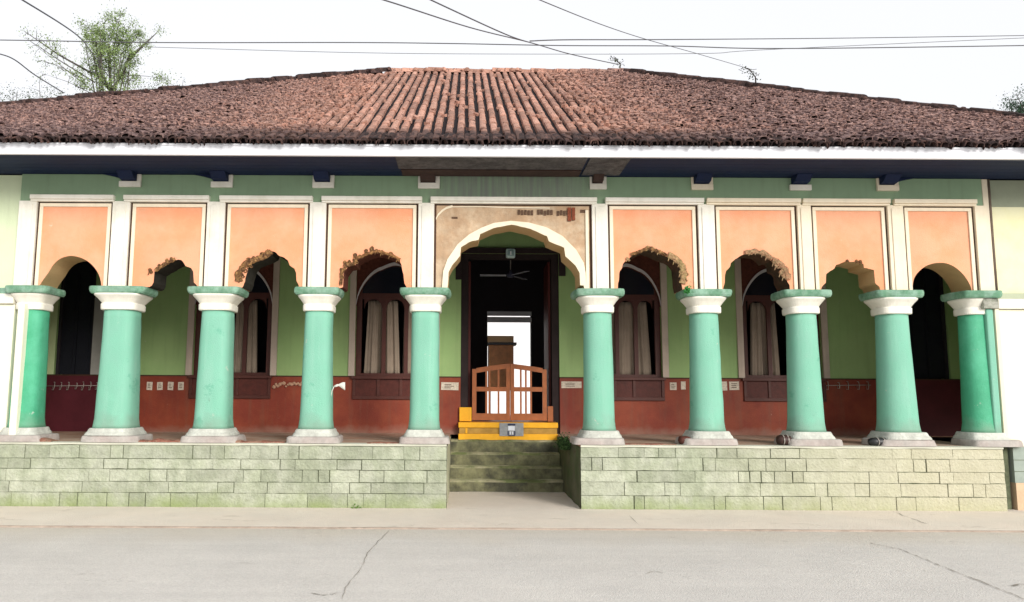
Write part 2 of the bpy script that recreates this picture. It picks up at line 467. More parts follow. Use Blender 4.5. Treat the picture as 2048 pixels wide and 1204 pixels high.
panels = []
m_nblack = mat('near_black_plaster', (.03, .028, .022), var=.4, scale=8)  # near-black colour for the undersides of two arches
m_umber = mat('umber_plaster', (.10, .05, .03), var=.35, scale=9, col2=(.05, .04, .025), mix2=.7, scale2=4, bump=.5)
m_pin = mat('shade_tinted_green', (.05, .08, .035), var=.1)  # panel backs coloured dark to cut light bounced into the porch
wouts = []
YP = 0.02
for i, ((r0, r1), o) in enumerate(zip(rec, OUT)):
    if i in (0, 8):
        # smooth curve
        o2 = []
        for k in range(len(o) - 1):
            p0 = o[max(k - 1, 0)]; p1 = o[k]; p2 = o[k + 1]; p3 = o[min(k + 2, len(o) - 1)]
            for t in (0, .33, .66):
                f = lambda a, b, c, d: 0.5 * ((2 * b) + (-a + c) * t + (2 * a - 5 * b + 4 * c - d) * t * t + (-a + 3 * b - 3 * c + d) * t ** 3)
                o2.append((f(p0[0], p1[0], p2[0], p3[0]), f(p0[1], p1[1], p2[1], p3[1])))
        o2.append(o[-1]); o = o2
    else:
        o = densify(o, i, 0.7 if i != 4 else 0.4)
    w = [at(a, b, YP) for a, b in o]
    pts = [(w[0].x, z_ab + 0.001)]
    for p in w[1:-1]:
        pts.append((max(p.x, pts[-1][0] + 0.0012), max(p.z, z_ab + 0.002)))
    pts.append((max(w[-1].x, pts[-1][0] + 0.0012), z_ab + 0.001))
    wouts.append(pts)
    x0, x1 = X(r0, 0, 490), X(r1, 0, 490)
    mb = MB()
    b0, b1 = YP, T
    mb.box(x0, pts[0][0], b0, b1, z_ab + 0.001, z_pan)
    mb.box(pts[-1][0], x1, b0, b1, z_ab + 0.001, z_pan)
    for (xa, za), (xb_, zb) in zip(pts, pts[1:]):
        mb.add([(xa, b0, za), (xb_, b0, zb), (xb_, b0, z_pan), (xa, b0, z_pan)], [(0, 1, 2, 3)])
        mb.add([(xa, b1, za), (xb_, b1, zb), (xb_, b1, z_pan), (xa, b1, z_pan)], [(3, 2, 1, 0)], 2)
        mb.add([(xa, b0, za), (xb_, b0, zb), (xb_, b1, zb), (xa, b1, za)], [(3, 2, 1, 0)], 1, smooth=i in (0, 8))
    p = mb.build('arch_panel', [m_beige if i == 4 else m_peach, {1: m_nblack, 2: m_nblack, 3: m_brick, 5: m_umber, 6: m_umber}.get(i, m_tan), m_pin], hall)
    panels.append(p)
    # dark brown border strip then raised white molding just inside
    g = 0.030; w_ = 0.050
    mb = MB()
    q0, q1, zt = x0, x1, z_pan
    mb.box(q0, q0 + g, YP - 0.006, YP - 0.002, z_ab + 0.001, zt - g)
    mb.box(q1 - g, q1, YP - 0.006, YP - 0.002, z_ab + 0.001, zt - g)
    mb.box(q0, q1, YP - 0.006, YP - 0.002, zt - g, zt)
    mb.build('border_strip', m_brown, p)
    if i != 4:
        mb = MB()
        a0, a1, az = x0 + g, x1 - g, zt - g
        wl = w_
        mb.box(a0, a0 + wl, YP - 0.022, YP - 0.001, z_ab + 0.002, az - wl)
        mb.box(a1 - wl, a1, YP - 0.022, YP - 0.001, z_ab + 0.002, az - wl)
        mb.box(a0, a1, YP - 0.022, YP - 0.001, az - wl, az)
        mb.build('panel_molding', m_cream, p, bevel=0.004)
    # white projecting ledge above panel
    zl0, zl1 = Z(404.5), Z(396)
    xa = X(r0 - (7 if i else 6), 0, 400); xb_ = X(r1 + 9, 0, 400)
    if i >= 6: xa, xb_ = X(r0 - 12), X(r1 + 13)
    mb = MB()
    mb.box(xa + 0.003, xb_ - 0.003, -0.075, 0.01, zl0, zl1)
    mb.box(xa + 0.003, xb_ - 0.003, -0.05, 0.01, zl0 - 0.03, zl0 - 0.001)
    mb.build('ledge', m_white if i < 6 else m_cream, p, bevel=0.006)

# centre arch: raised cream band between inner and outer outline
outer = [(884,577),(885,560),(886.5,542.5),(895,519),(915,489.5),(938.5,469.4),(962,456.6),(988,446.6),(1021,442.4),(1057,445.7),(1092,455),(1125,473),(1152,500.5),(1167,526),(1170.6,546),(1172.5,577)]
ow = [(at(a, b, YP).x, at(a, b, YP).z) for a, b in outer]
iw = wouts[4]
xsn = sorted(set([p[0] for p in ow] + [p[0] for p in iw] + [ow[0][0] + (ow[-1][0] - ow[0][0]) * k / 60 for k in range(61)]))
mb = MB()


def inz(x):
    if x <= iw[0][0] or x >= iw[-1][0]: return z_ab + 0.001
    return interp(iw, x)


ya, yb = YP - 0.028, YP - 0.001
for a, b in zip(xsn, xsn[1:]):
    if b - a < 1e-4: continue
    za0, za1, zb0, zb1 = inz(a), interp(ow, a), inz(b), interp(ow, b)
    za1 = max(za1, za0 + 0.004); zb1 = max(zb1, zb0 + 0.004)
    mb.add([(a, ya, za0), (b, ya, zb0), (b, ya, zb1), (a, ya, za1), (a, yb, za0), (b, yb, zb0), (b, yb, zb1), (a, yb, za1)],
           [(0, 1, 2, 3), (0, 4, 5, 1), (3, 2, 6, 7)])
mb.build('arch_band', m_cream, panels[4])
# fallen plaster in the centre panel: exposed bricks along the top
m_wbr = mat('weathered_brick', (0.12, 0.07, 0.045), var=0.4, scale=30, bump=0.6)
m_rbr = mat('red_brick_stub', (0.22, 0.06, 0.03), var=0.4, scale=30, bump=0.6)
rr = random.Random(3)
for k in range(17):
    px = 1036 + k * 6.6
    if k in (5, 11): continue
    a, b = X(px, YP), X(px + 4.8, YP)
    t = rr.uniform(-1.2, 1.2)
    bx(a, b, YP - 0.016, YP - 0.002, Z(430 + t, YP), Z(420.5 + t, YP)).build('exposed_brick', m_wbr, panels[4])
bx(X(1137, YP), X(1144, YP), YP - 0.024, YP - 0.002, Z(442, YP), Z(415, YP)).build('exposed_brick', m_rbr, panels[4])
bx(X(1146, YP), X(1152, YP), YP - 0.024, YP - 0.002, Z(440, YP), Z(415, YP)).build('exposed_brick', m_rbr, panels[4])
bx(X(902, YP), X(914, YP), YP - 0.01, YP - 0.002, Z(438, YP), Z(434.5, YP)).build('exposed_brick', m_wbr, panels[4])
bx(X(1163, YP), X(1174, YP), YP - 0.01, YP - 0.002, Z(425, YP), Z(419, YP)).build('exposed_brick', m_wbr, panels[4])
# curved plaster remnant top-left and border right
mb = MB()
pts = [(872, 440), (876, 432), (884, 424), (893, 418), (905, 414.5), (960, 414), (1020, 416), (1100, 417)]
for (a, b), (c, d) in zip(pts, pts[1:]):
    p, q = at(a, b, YP - 0.012), at(c, d, YP - 0.012)
    h = 0.035 if a < 900 else 0.014
    mb.add([p, q, q + Vector((0, 0, h)), p + Vector((0, 0, h)), p + Vector((0, .01, 0)), q + Vector((0, .01, 0)), q + Vector((0, .01, h)), p + Vector((0, .01, h))],
           [(0, 1, 2, 3), (0, 4, 5, 1), (3, 2, 6, 7)])
mb.box(X(1173, YP), X(1179, YP), YP - 0.02, YP - 0.002, z_ab + .002, Z(420, YP))
mb.build('plaster_edge', m_cream, panels[4])


# ochre scroll ornaments sitting on the arch edges
def curl(mb, c, r, a0, turns, th, seed):
    rr = random.Random(seed)
    pts = []
    n = 12
    for k in range(n + 1):
        t = k / n
        a = a0 + turns * 2 * PI * t
        rad = r * (1 - 0.62 * t)
        pts.append(Vector((c.x + rad * math.cos(a), c.y + rr.uniform(-.003, .003), c.z + rad * math.sin(a))))
    mb.tube(pts, th, 6)


def ornament(idx, items, m, th=0.009, name='scroll_ornament'):
    for k, (px, py, rp) in enumerate(items):
        mb = MB()
        c = at(px, py, YP - 0.015)
        r = rp / 142.0 * .82
        curl(mb, c, r, k * 1.3, 1.25 * (1 if k % 2 else -1), th, k)
        curl(mb, c + Vector((r * 0.8, 0.006, -r * 0.9)), r * 0.75, k * 2.1, -1.1, th * 0.85, k + 50)
        mb.tube([c + Vector((-r * .5, 0, -r)), c + Vector((-r * .9, 0.004, -r * 2.2))], th * 0.9, 5)
        # a lump of plaster behind
        rg = []
        for zz, kk in ((-1.1, .5), (-.6, .9), (0, 1), (.5, .7), (.8, .3)):
            rg.append([c + Vector((math.cos(a) * r * kk * .8, 0.012 + math.sin(a) * .016, r * zz)) + Vector((mnoise.noise(c * 9 + Vector((a, zz, k))) * r * .5, 0, 0)) for a in [2 * PI * q / 8 for q in range(8)]])
        mb.ring_loft(rg)
        mb.build(name, m, panels[idx])


ornament(1, [(343, 517, 4), (334, 521, 4), (300, 541, 5), (318, 531, 4)], m_gold)
ornament(2, [(482, 548, 6), (486, 537, 7), (497, 520, 6), (507, 516, 5), (516, 515, 5), (524, 509, 6), (534, 503, 5), (541, 504, 4), (481, 558, 4), (499, 529, 5)], m_gold)
ornament(3, [(690, 524, 5), (699, 524, 5), (683, 540, 5), (710, 510, 6), (720, 512, 4), (732, 502, 5), (743, 497, 6), (753, 501, 5), (764, 504, 5), (781, 508, 6), (795, 518, 4), (684, 552, 4), (711, 521, 5)], m_gold, 0.007)
ornament(5, [(1255, 517, 4), (1296, 495, 4), (1306, 498, 4), (1317, 503, 4), (1340, 512, 6), (1350, 519, 6), (1360, 524, 6), (1366, 534, 6), (1371, 545, 6), (1368, 556, 6), (1362, 544, 6)],
         mat('olive_plaster_ornament', (0.30, 0.22, 0.10), var=0.4, scale=30, col2=(0.45, 0.25, 0.15), mix2=0.6, scale2=12))
ornament(6, [(1500, 504, 4), (1513, 503, 4), (1526, 506, 5), (1534, 512, 5), (1549, 521, 7), (1553, 530, 6), (1562, 544, 6), (1568, 551, 6)],
         mat('russet_plaster_ornament', (0.36, 0.19, 0.11), var=0.35, scale=25, col2=(0.25, 0.22, 0.12), mix2=0.7, scale2=10))
ornament(7, [(1695, 521, 3), (1714, 522, 3.5), (1721, 523, 3.5)], m_gold, 0.006)

def crumple(idx, line, wpx, m, seed, name='plaster_fold'):
    rr = random.Random(seed); mb = MB()
    P = [at(a, b, YP - .012) for a, b in line]
    pts = []
    for a, b in zip(P, P[1:]):
        k = max(2, int((b - a).length / .012))
        pts += [a.lerp(b, q / k) for q in range(k)]
    pts.append(P[-1])
    m_ = 7; vs = []; fs = []; hw = wpx / 142.0
    for i_, p in enumerate(pts):
        d = (pts[min(i_ + 1, len(pts) - 1)] - pts[max(i_ - 1, 0)]).normalized()
        n_ = Vector((-d.z, 0, d.x))
        for j in range(m_):
            v = j / (m_ - 1)
            q = p + n_ * (v - .15) * hw * (1 + .35 * mnoise.noise(Vector((i_ * .22, seed, 0))))
            f = mnoise.noise(Vector((i_ * .30 + v * 1.5, v * 2.5, seed))) + .5 * mnoise.noise(Vector((i_ * .8, v * 4, seed + 9)))
            edge = 0 if j in (0, m_ - 1) else 1
            vs.append(q + Vector((0, -.012 - .028 * abs(f) * edge + (.010 if not edge else 0), .012 * f)))
    for i_ in range(len(pts) - 1):
        for j in range(m_ - 1):
            o = i_ * m_ + j
            fs.append((o, o + m_, o + m_ + 1, o + 1))
    mb.add(vs, fs)
    # thickness back to the wall face
    mb.build(name, m, panels[idx])


crumple(1, [(312, 543), (330, 531), (352, 520)], 8, m_gold, 1)
crumple(2, [(480, 562), (481, 548), (492, 533), (503, 529)], 13, m_gold, 2)
crumple(2, [(500, 528), (512, 523), (530, 517), (545, 507)], 12, m_gold, 3)
crumple(3, [(684, 570), (686, 545), (694, 533), (709, 530), (713, 521)], 7, m_gold, 4)
crumple(3, [(713, 519), (737, 509), (755, 504), (780, 511), (800, 521)], 6, mat('brown_plaster_fold', (.20, .09, .04), var=.4, scale=25, col2=(.4, .22, .08), mix2=.7, scale2=18), 5)
crumple(5, [(1262, 511), (1277, 507), (1296, 498), (1315, 505), (1333, 512)], 7, m_gold, 6)
crumple(5, [(1335, 513), (1352, 521), (1361, 534), (1363, 552), (1360, 566)], 12, mat('olive_plaster_ornament', (0.30, 0.22, 0.10)), 7)
crumple(6, [(1490, 508), (1512, 506), (1530, 510), (1541, 520)], 10, mat('russet_plaster_ornament', (0.36, 0.19, 0.11)), 8)
crumple(6, [(1543, 521), (1557, 530), (1569, 542), (1573, 560)], 12, mat('russet_plaster_ornament', (0.36, 0.19, 0.11)), 9)

# ---- pilasters between panels
edges = [(34, 70)] + [(rec[k][1], rec[k + 1][0]) for k in range(8)] + [(1952, 1972)]
for i, (a, b) in enumerate(edges):
    x0, x1 = X(a, 0, 490), X(b, 0, 490)
    mb = MB()
    mb.box(x0 + 0.001, x1 - 0.001, -0.03, T - 0.001, z_ab + 0.002, z_pan - 0.001)
    pl = mb.build('pilaster', m_white if i < 7 else m_cream, hall, bevel=0.006)
    if x1 - x0 > 0.16:
        mb = MB()
        c = (x0 + x1) / 2
        w2 = (x1 - x0) * 0.28
        mb.box(c - w2, c + w2, -0.044, -0.0305, z_ab + 0.003, z_pan - 0.05)
        mb.build('pilaster_strip', m_white if i < 7 else m_cream, pl, bevel=0.004)

xA, xB = X(34, 0, 490), X(1972, 0, 490)

# ---- frieze
bx(xA, xB, 0.0, T, z_pan + 0.001, z_sof - 0.002).build('frieze', m_frz, hall)

# beam sockets
for i, px in enumerate([246, 433, 640, 855, 1200, 1412, 1612, 1790]):
    w = 22 if px != 1200 else 17
    xa, xb_ = X(px - w, -0.02), X(px + w, -0.02)
    zt, zm_, zb = z_sof - 0.004, Z(367, -0.02), Z(378, -0.02)
    mb = MB()
    mb.box(xa, xb_, -0.05, -0.001, zb, zm_)
    if i != 6:
        mb.box(xb_ - 0.06, xb_, -0.04, -0.001, zm_ + 0.001, zt)
    if i in (2, 3, 4, 5, 7): mb.box(xa, xa + 0.035, -0.036, -0.001, zm_ + 0.001, zt)
    so = mb.build('beam_socket', m_white if i not in (5, 7) else m_cream, hall, bevel=0.005)
    # beam end: tapering navy bracket hanging from the soffit
    mb = MB()
    xe0, xe1 = xa + 0.036, xb_ - 0.061
    zz = zm_ + 0.003
    dep = -0.24
    mb.add([(xe0, -0.002, zz), (xe1, -0.002, zz), (xe1, -0.14, zz + 0.02), (xe0, -0.14, zz + 0.02),
            (xe0, dep, zt), (xe1, dep, zt), (xe1, -0.002, zt), (xe0, -0.002, zt)],
           [(0, 1, 2, 3), (3, 2, 5, 4), (4, 5, 6, 7), (0, 3, 4, 7), (1, 6, 5, 2), (0, 7, 6, 1)])
    if i in (0, 1, 7):   # curved knee to one side
        s_ = -1 if i != 7 else 1
        xk = xe0 if s_ < 0 else xe1
        prev = None
        for k in range(7):
            t = k / 6
            p = (xk + s_ * 0.30 * t, zz + 0.02 + (zt - zz - 0.02) * (t ** 0.6))
            if prev:
                mb.add([(prev[0], -0.06, prev[1]), (p[0], -0.06, p[1]), (p[0], -0.06, zt), (prev[0], -0.06, zt),
                        (prev[0], -0.012, prev[1]), (p[0], -0.012, p[1])], [(0, 1, 2, 3), (0, 4, 5, 1)])
            prev = p
    mb.build('beam_end', m_navy if px < 800 or px > 1250 else m_oldb, so)

# ---- soffit, fascia
mb = MB()
nb = 6
for k in range(nb):     # long boards
    y0 = YE + 0.03 + (0 - YE - 0.03) * k / nb
    y1 = YE + 0.03 + (0 - YE - 0.03) * (k + 1) / nb - 0.006
    mb.box(XL + 0.05, XR - 0.05, y0, y1, z_sof, z_sof + 0.025)
mb.box(XL + 0.05, XR - 0.05, YE + 0.03, 2.9, z_sof + 0.03, z_sof + 0.05)
sof = mb.build('soffit', m_navy, hall)
mb = MB()
mb.box(X(785, YE), X(1181, YE), YE + 0.04, -0.42, z_sof - 0.018, z_sof - 0.003)
mb.box(X(1187, YE), X(1270, YE), YE + 0.04, -0.14, z_sof - 0.018, z_sof - 0.003)
mb.build('weathered_sheet', m_oldw, sof)
mb = MB()
mb.box(X(790, YE), X(1181, YE), -0.40, -0.10, z_sof - 0.03, z_sof - 0.003)
mb.build('bare_batten', m_oldb, sof)
mb = MB()
mb.box(XL, XR, YE - 0.03, YE + 0.02, z_fb - 0.02, z_ft)
mb.box(XL, XR, YE - 0.045, YE - 0.031, z_ft - 0.035, z_ft - 0.004)
for k in range(1, 7):
    xx = XL + (XR - XL) * k / 7 + 0.3
mb.build('fascia', m_fas, hall, bevel=0.006)

# ---- roof
zr = z_rg
slopeL = math.hypot(6.3 - YE, zr - z_ev)
ux = Vector((0, (6.3 - YE) / slopeL, (zr - z_ev) / slopeL))
nrm = Vector((0, -ux.z, ux.y))
mb = MB()
A = Vector((XL, YE, z_ev)); B = Vector((XR, YE, z_ev)); C_ = Vector((RR, 6.3, zr)); D_ = Vector((RL, 6.3, zr))
E1 = Vector((XL, 7.2, z_ev)); E2 = Vector((XR, 7.2, z_ev)); G1 = Vector((RL, 7.2, zr - 0.6)); G2 = Vector((RR, 7.2, zr - 0.6))
mb.add([A, B, C_, D_, E1, E2, G1, G2], [(0, 1, 2, 3), (0, 3, 6, 4), (1, 5, 7, 2), (3, 2, 7, 6)])
mb.box(XL + 0.02, XR - 0.02, YE - 0.02, YE + 0.06, z_ft + 0.002, z_ev + .035)
roof = mb.build('roof', mat('roof_deck', (0.012, 0.008, 0.010), var=0.3, scale=10), hall)


def tiletint(N, L, geo, cur):
    # black algae on the lowest courses and in blotches
    sp = N.new('ShaderNodeSeparateXYZ'); L.new(geo.outputs['Position'], sp.inputs[0])
    nz = N.new('ShaderNodeTexNoise'); nz.inputs['Scale'].default_value = 5; nz.inputs['Detail'].default_value = 7
    L.new(geo.outputs['Position'], nz.inputs['Vector'])
    md = N.new('ShaderNodeMath'); md.operation = 'MULTIPLY_ADD'
    L.new(nz.outputs['Fac'], md.inputs[0]); md.inputs[1].default_value = 0.5; md.inputs[2].default_value = -0.25
    ad = N.new('ShaderNodeMath'); ad.operation = 'ADD'
    L.new(sp.outputs['Z'], ad.inputs[0]); L.new(md.outputs[0], ad.inputs[1])
    r = N.new('ShaderNodeMapRange')
    r.inputs['From Min'].default_value = z_ev + 0.20; r.inputs['From Max'].default_value = z_ev + 0.42
    r.inputs['To Min'].default_value = 0.85; r.inputs['To Max'].default_value = 0
    L.new(ad.outputs[0], r.inputs['Value'])
    mx = N.new('ShaderNodeMix'); mx.data_type = 'RGBA'
    L.new(r.outputs[0], mx.inputs[0]); L.new(cur, mx.inputs[6]); mx.inputs[7].default_value = (0.045, 0.028, 0.026, 1)
    n2 = N.new('ShaderNodeTexNoise'); n2.inputs['Scale'].default_value = 0.9; n2.inputs['Detail'].default_value = 9; n2.inputs['Roughness'].default_value = 0.75
    L.new(geo.outputs['Position'], n2.inputs['Vector'])
    r2 = N.new('ShaderNodeMapRange'); r2.inputs['From Min'].default_value = 0.52; r2.inputs['From Max'].default_value = 0.72; r2.inputs['To Max'].default_value = 0.7
    L.new(n2.outputs['Fac'], r2.inputs['Value'])
    m2 = N.new('ShaderNodeMix'); m2.data_type = 'RGBA'
    L.new(r2.outputs[0], m2.inputs[0]); L.new(mx.outputs[2], m2.inputs[6]); m2.inputs[7].default_value = (0.10, 0.055, 0.05, 1)
    # fine black lichen speckle
    n5 = N.new('ShaderNodeTexNoise'); n5.inputs['Scale'].default_value = 22; n5.inputs['Detail'].default_value = 4; n5.inputs['Roughness'].default_value = .7
    L.new(geo.outputs['Position'], n5.inputs['Vector'])
    r5 = N.new('ShaderNodeMapRange'); r5.inputs['From Min'].default_value = .52; r5.inputs['From Max'].default_value = .60; r5.inputs['To Max'].default_value = .85
    L.new(n5.outputs['Fac'], r5.inputs['Value'])
    ab = N.new('ShaderNodeMath'); ab.operation = 'ABSOLUTE'; L.new(sp.outputs['X'], ab.inputs[0])
    r6 = N.new('ShaderNodeMapRange'); r6.inputs['From Min'].default_value = 1.2; r6.inputs['From Max'].default_value = 4.5
    r6.inputs['To Min'].default_value = -.03; r6.inputs['To Max'].default_value = .09
    L.new(ab.outputs[0], r6.inputs['Value'])
    a6 = N.new('ShaderNodeMath'); a6.operation = 'ADD'; L.new(n5.outputs['Fac'], a6.inputs[0]); L.new(r6.outputs[0], a6.inputs[1])
    L.new(a6.outputs[0], r5.inputs['Value'])
    r7 = N.new('ShaderNodeMapRange'); r7.inputs['From Min'].default_value = 2.0; r7.inputs['From Max'].default_value = 4.5; r7.inputs['To Max'].default_value = .6
    L.new(ab.outputs[0], r7.inputs['Value'])
    m7 = N.new('ShaderNodeMix'); m7.data_type = 'RGBA'
    L.new(r7.outputs[0], m7.inputs[0]); L.new(m2.outputs[2], m7.inputs[6]); m7.inputs[7].default_value = (.37, .25, .225, 1)
    m5 = N.new('ShaderNodeMix'); m5.data_type = 'RGBA'
    L.new(r5.outputs[0], m5.inputs[0]); L.new(m7.outputs[2], m5.inputs[6]); m5.inputs[7].default_value = (.07, .042, .045, 1)
    return m5.outputs[2]


m_tile = mat('weathered_clay_tile', (0.43, 0.225, 0.165), rough=0.95, var=0.3, scale=9, col2=(0.44, 0.27, 0.21), mix2=0.6, scale2=3, rand=0.28, bump=0.7, bscale=45, extra=tiletint)
m_tdark = mat('blackened_clay_tile', (0.040, 0.025, 0.024), rough=0.95, var=0.5, scale=14, col2=(0.17, 0.09, 0.07), mix2=0.6, scale2=9, rand=0.5, thr=.56, bump=0.8)
tr = random.Random(11)
mb = MB()
pitch = 0.16


def tile(mb, xc, s0, s1, w, h, lift0, lift1, yaw=0.0, tilt=0.0, n=5):
    # half barrel from s0 (low end) to s1
    vs = []
    for s_, lf, ww in ((s0, lift0, w), (s1, lift1, w * 0.86)):
        base = Vector((xc + yaw * (s_ - s0), 0, 0)) + Vector((0, YE, z_ev)) + ux * s_
        for k in range(n + 1):
            a = PI * k / n
            dx = -math.cos(a)
            dz = abs(math.sin(a)) ** 0.45
            vs.append(base + Vector((dx * ww / 2, 0, 0)) + nrm * (dz * h + lf + tilt * dx))
    # lower-end thickness ring
    base = Vector((xc, YE, z_ev)) + ux * s0
    for k in range(n + 1):
        a = PI * k / n
        vs.append(base + Vector((-math.cos(a) * (w / 2 - 0.014), 0, 0)) + nrm * (abs(math.sin(a)) ** 0.45 * (h - 0.014) + lift0 + tilt * -math.cos(a)))
    m_ = n + 1
    fs = []
    for k in range(n):
        fs.append((k, k + 1, m_ + k + 1, m_ + k))
        fs.append((k, 2 * m_ + k, 2 * m_ + k + 1, k + 1))
    mb.add(vs, fs)


ncol = int((XR - XL) / pitch)
for c in range(ncol):
    xc = XL + pitch * (c + 0.5)
    # slope length available at this x
    if xc < RL: smax = slopeL * (xc - XL) / (RL - XL)
    elif xc > RR: smax = slopeL * (XR - xc) / (XR - RR)
    else: smax = slopeL
    dist = max(0, (X(690, 0) - xc), (xc - X(1180, 0)))
    rough = min(1.0, dist / 2.2)
    s_ = -0.10
    row = 0
    wob = tr.uniform(-0.008, 0.008)
    while s_ < smax - 0.05:
        ln = tr.choice((.45, .62, .8)) if rough < 0.25 else (0.28 if rough < 0.7 else 0.20)
        ln *= tr.uniform(0.92, 1.08)
        j = 0.006 + 0.022 * rough
        tl = tr.uniform(-1, 1) * (0.004 + 0.014 * rough)
        # missing or slipped tile now and then
        if not (tr.random() < 0.05 * rough and row > 1):
            lift = tr.uniform(0.0, 0.006 + 0.022 * rough)
            tile(mb, xc + wob + tr.uniform(-j, j), s_ + tr.uniform(-j, j), min(s_ + ln + 0.05, smax + 0.05), (0.116 + .012 * rough) * tr.uniform(0.94, 1.04) , 0.052 + lift * .3,
                 0.010 + .012 * rough + lift, 0.004, yaw=tr.uniform(-1, 1) * 0.10 * rough + 0.006 * tr.uniform(-1, 1), tilt=tl)
        # broken half tile / debris lying in the channel
        if tr.random() < 0.55 * rough:
            tile(mb, xc + pitch / 2 + tr.uniform(-.03, .03), s_ + tr.uniform(0, ln), s_ + ln * 0.8 + tr.uniform(0.02, 0.1), tr.uniform(.04, .09), 0.03 + 0.03 * tr.random(), 0.01, 0.0,
                 yaw=tr.uniform(-.6, .6), tilt=tr.uniform(-.02, .02), n=3)
        s_ += ln
        row += 1
    # pan (channel) tile edge at the eave
# small shards and lichen-crusted chips scattered over the worn outer parts
for _ in range(22000):
    xc = tr.uniform(XL + .3, XR - .3)
    dist = max(0, (X(720, 0) - xc), (xc - X(1140, 0)))
    rough = min(1.0, dist / 1.6)
    if tr.random() > rough * .95 + .02: continue
    if xc < RL: smax = slopeL * (xc - XL) / (RL - XL)
    elif xc > RR: smax = slopeL * (XR - xc) / (XR - RR)
    else: smax = slopeL
    s_ = tr.uniform(.05, max(.1, smax - .1))
    c = Vector((xc, YE, z_ev)) + ux * s_ + nrm * tr.uniform(.035, .085)
    w = tr.uniform(.015, .042); l_ = tr.uniform(.02, .055); th = tr.uniform(.008, .02); a = tr.uniform(-.9, .9)
    t1 = (Vector((math.cos(a), 0, 0)) + ux * math.sin(a)); t2 = (ux * math.cos(a) - Vector((math.sin(a), 0, 0)))
    n2 = (nrm + Vector((tr.uniform(-.4, .4), tr.uniform(-.3, .3), 0))).normalized()
    p = [c - t1 * w - t2 * l_, c + t1 * w - t2 * l_ * tr.uniform(.6, 1), c + t1 * w * tr.uniform(.5, 1) + t2 * l_ , c - t1 * w + t2 * l_ * tr.uniform(.5, 1)]
    k1 = n2.dot(nrm)
    p = [q + nrm * (-(q - c).dot(n2) * .8) for q in p]
    mb.add([q + nrm * th for q in p] + [q - nrm * .03 for q in p], [(0, 1, 2, 3), (0, 4, 5, 1), (1, 5, 6, 2), (3, 7, 4, 0)])
mb.build('roof_tiles', m_tile, roof)
# doubled, blackened course at the eave
mb = MB()
for c in range(ncol * 1):
    for q in (0, 1):
        xc = XL + pitch * (c + 0.5 * q + 0.5)
        tile(mb, xc + tr.uniform(-.02, .02), -0.16 + tr.uniform(-.03, .03) + 0.03 * q, 0.22, 0.12 if q == 0 else 0.10, 0.07, -0.015 + tr.uniform(-.012, .012) - 0.008 * q, -0.0, yaw=tr.uniform(-.12, .12), tilt=tr.uniform(-.015, .015))
        if tr.random() < .5:
            tile(mb, xc + tr.uniform(-.05, .05), -0.12 + tr.uniform(-.03, .05), 0.1, tr.uniform(.05, .1), 0.05, -0.02 + tr.uniform(-.02, .06), 0.02, yaw=tr.uniform(-.5, .5), tilt=tr.uniform(-.03, .03), n=4)
mb.build('eave_tiles', m_tdark, roof)


def capline(P, Q, step, w, h, name, m, seed):
    rr = random.Random(seed)
    mb = MB()
    d = (Q - P); n = int(d.length / step); d.normalize()
    side = d.cross(Vector((0, 0, 1))).normalized(); up = side.cross(d).normalized()
    for k in range(n):
        for off in (0,) :
            a = P + d * (k * step); b = P + d * (k * step + step * 1.15)
            ww = w * rr.uniform(.85, 1.1); lf = rr.uniform(-.015, .02); sh = rr.uniform(-.02, .02)
            vs = []
            for p, q2 in ((a, 1.0), (b, 0.88)):
                for i in range(7):
                    an = PI * i / 6
                    vs.append(p + side * (sh - math.cos(an) * ww / 2 * q2) + up * (math.sin(an) * h * q2 + lf - (0.0 if 0 < i < 6 else 0.06)))
            mb.add(vs, [(i, i + 1, 8 + i, 7 + i) for i in range(6)] + [tuple(range(6, -1, -1))])
        # mortar lumps
        for _ in range(2):
            c = P + d * (k * step + rr.uniform(0, step)) + side * rr.choice((-1, 1)) * w * rr.uniform(.4, .62)
            s3 = rr.uniform(.02, .05)
            rg = [[c + side * math.cos(t) * s3 * kk + d * math.sin(t) * s3 * 1.4 * kk + up * (zz * s3) for t in [2 * PI * q / 6 for q in range(6)]] for zz, kk in ((-1, .8), (.2, 1), (.9, .5))]
            mb.ring_loft(rg, smooth=False)
    mb.build(name, m, roof)


capline(A + Vector((0, 0, .03)), D_ + Vector((0, 0, .06)), 0.30, 0.40, 0.085, 'hip_tiles', m_tdark, 1)
capline(B + Vector((0, 0, .03)), C_ + Vector((0, 0, .06)), 0.30, 0.40, 0.085, 'hip_tiles', m_tdark, 2)
capline(D_ + Vector((-.12, 0, .02)), C_ + Vector((.42, 0, .02)), 0.30, 0.34, 0.085, 'ridge_tiles', m_tile, 3)

# ---- plinths with coursed stone
def mossx(N, L, geo, cur):
    c = zfade(-0.05, 0.22, (0.22, 0.28, 0.09), 0.75, 4)(N, L, geo, cur)
    # warmer, drier stone to the east end
    sp = N.new('ShaderNodeSeparateXYZ'); L.new(geo.outputs['Position'], sp.inputs[0])
    r = N.new('ShaderNodeMapRange'); r.inputs['From Min'].default_value = 3.2; r.inputs['From Max'].default_value = 6.5; r.inputs['To Max'].default_value = 0.6
    L.new(sp.outputs['X'], r.inputs['Value'])
    mx = N.new('ShaderNodeMix'); mx.data_type = 'RGBA'
    L.new(r.outputs[0], mx.inputs[0]); L.new(c, mx.inputs[6]); mx.inputs[7].default_value = (0.56, 0.51, 0.37, 1)
    return mx.outputs[2]


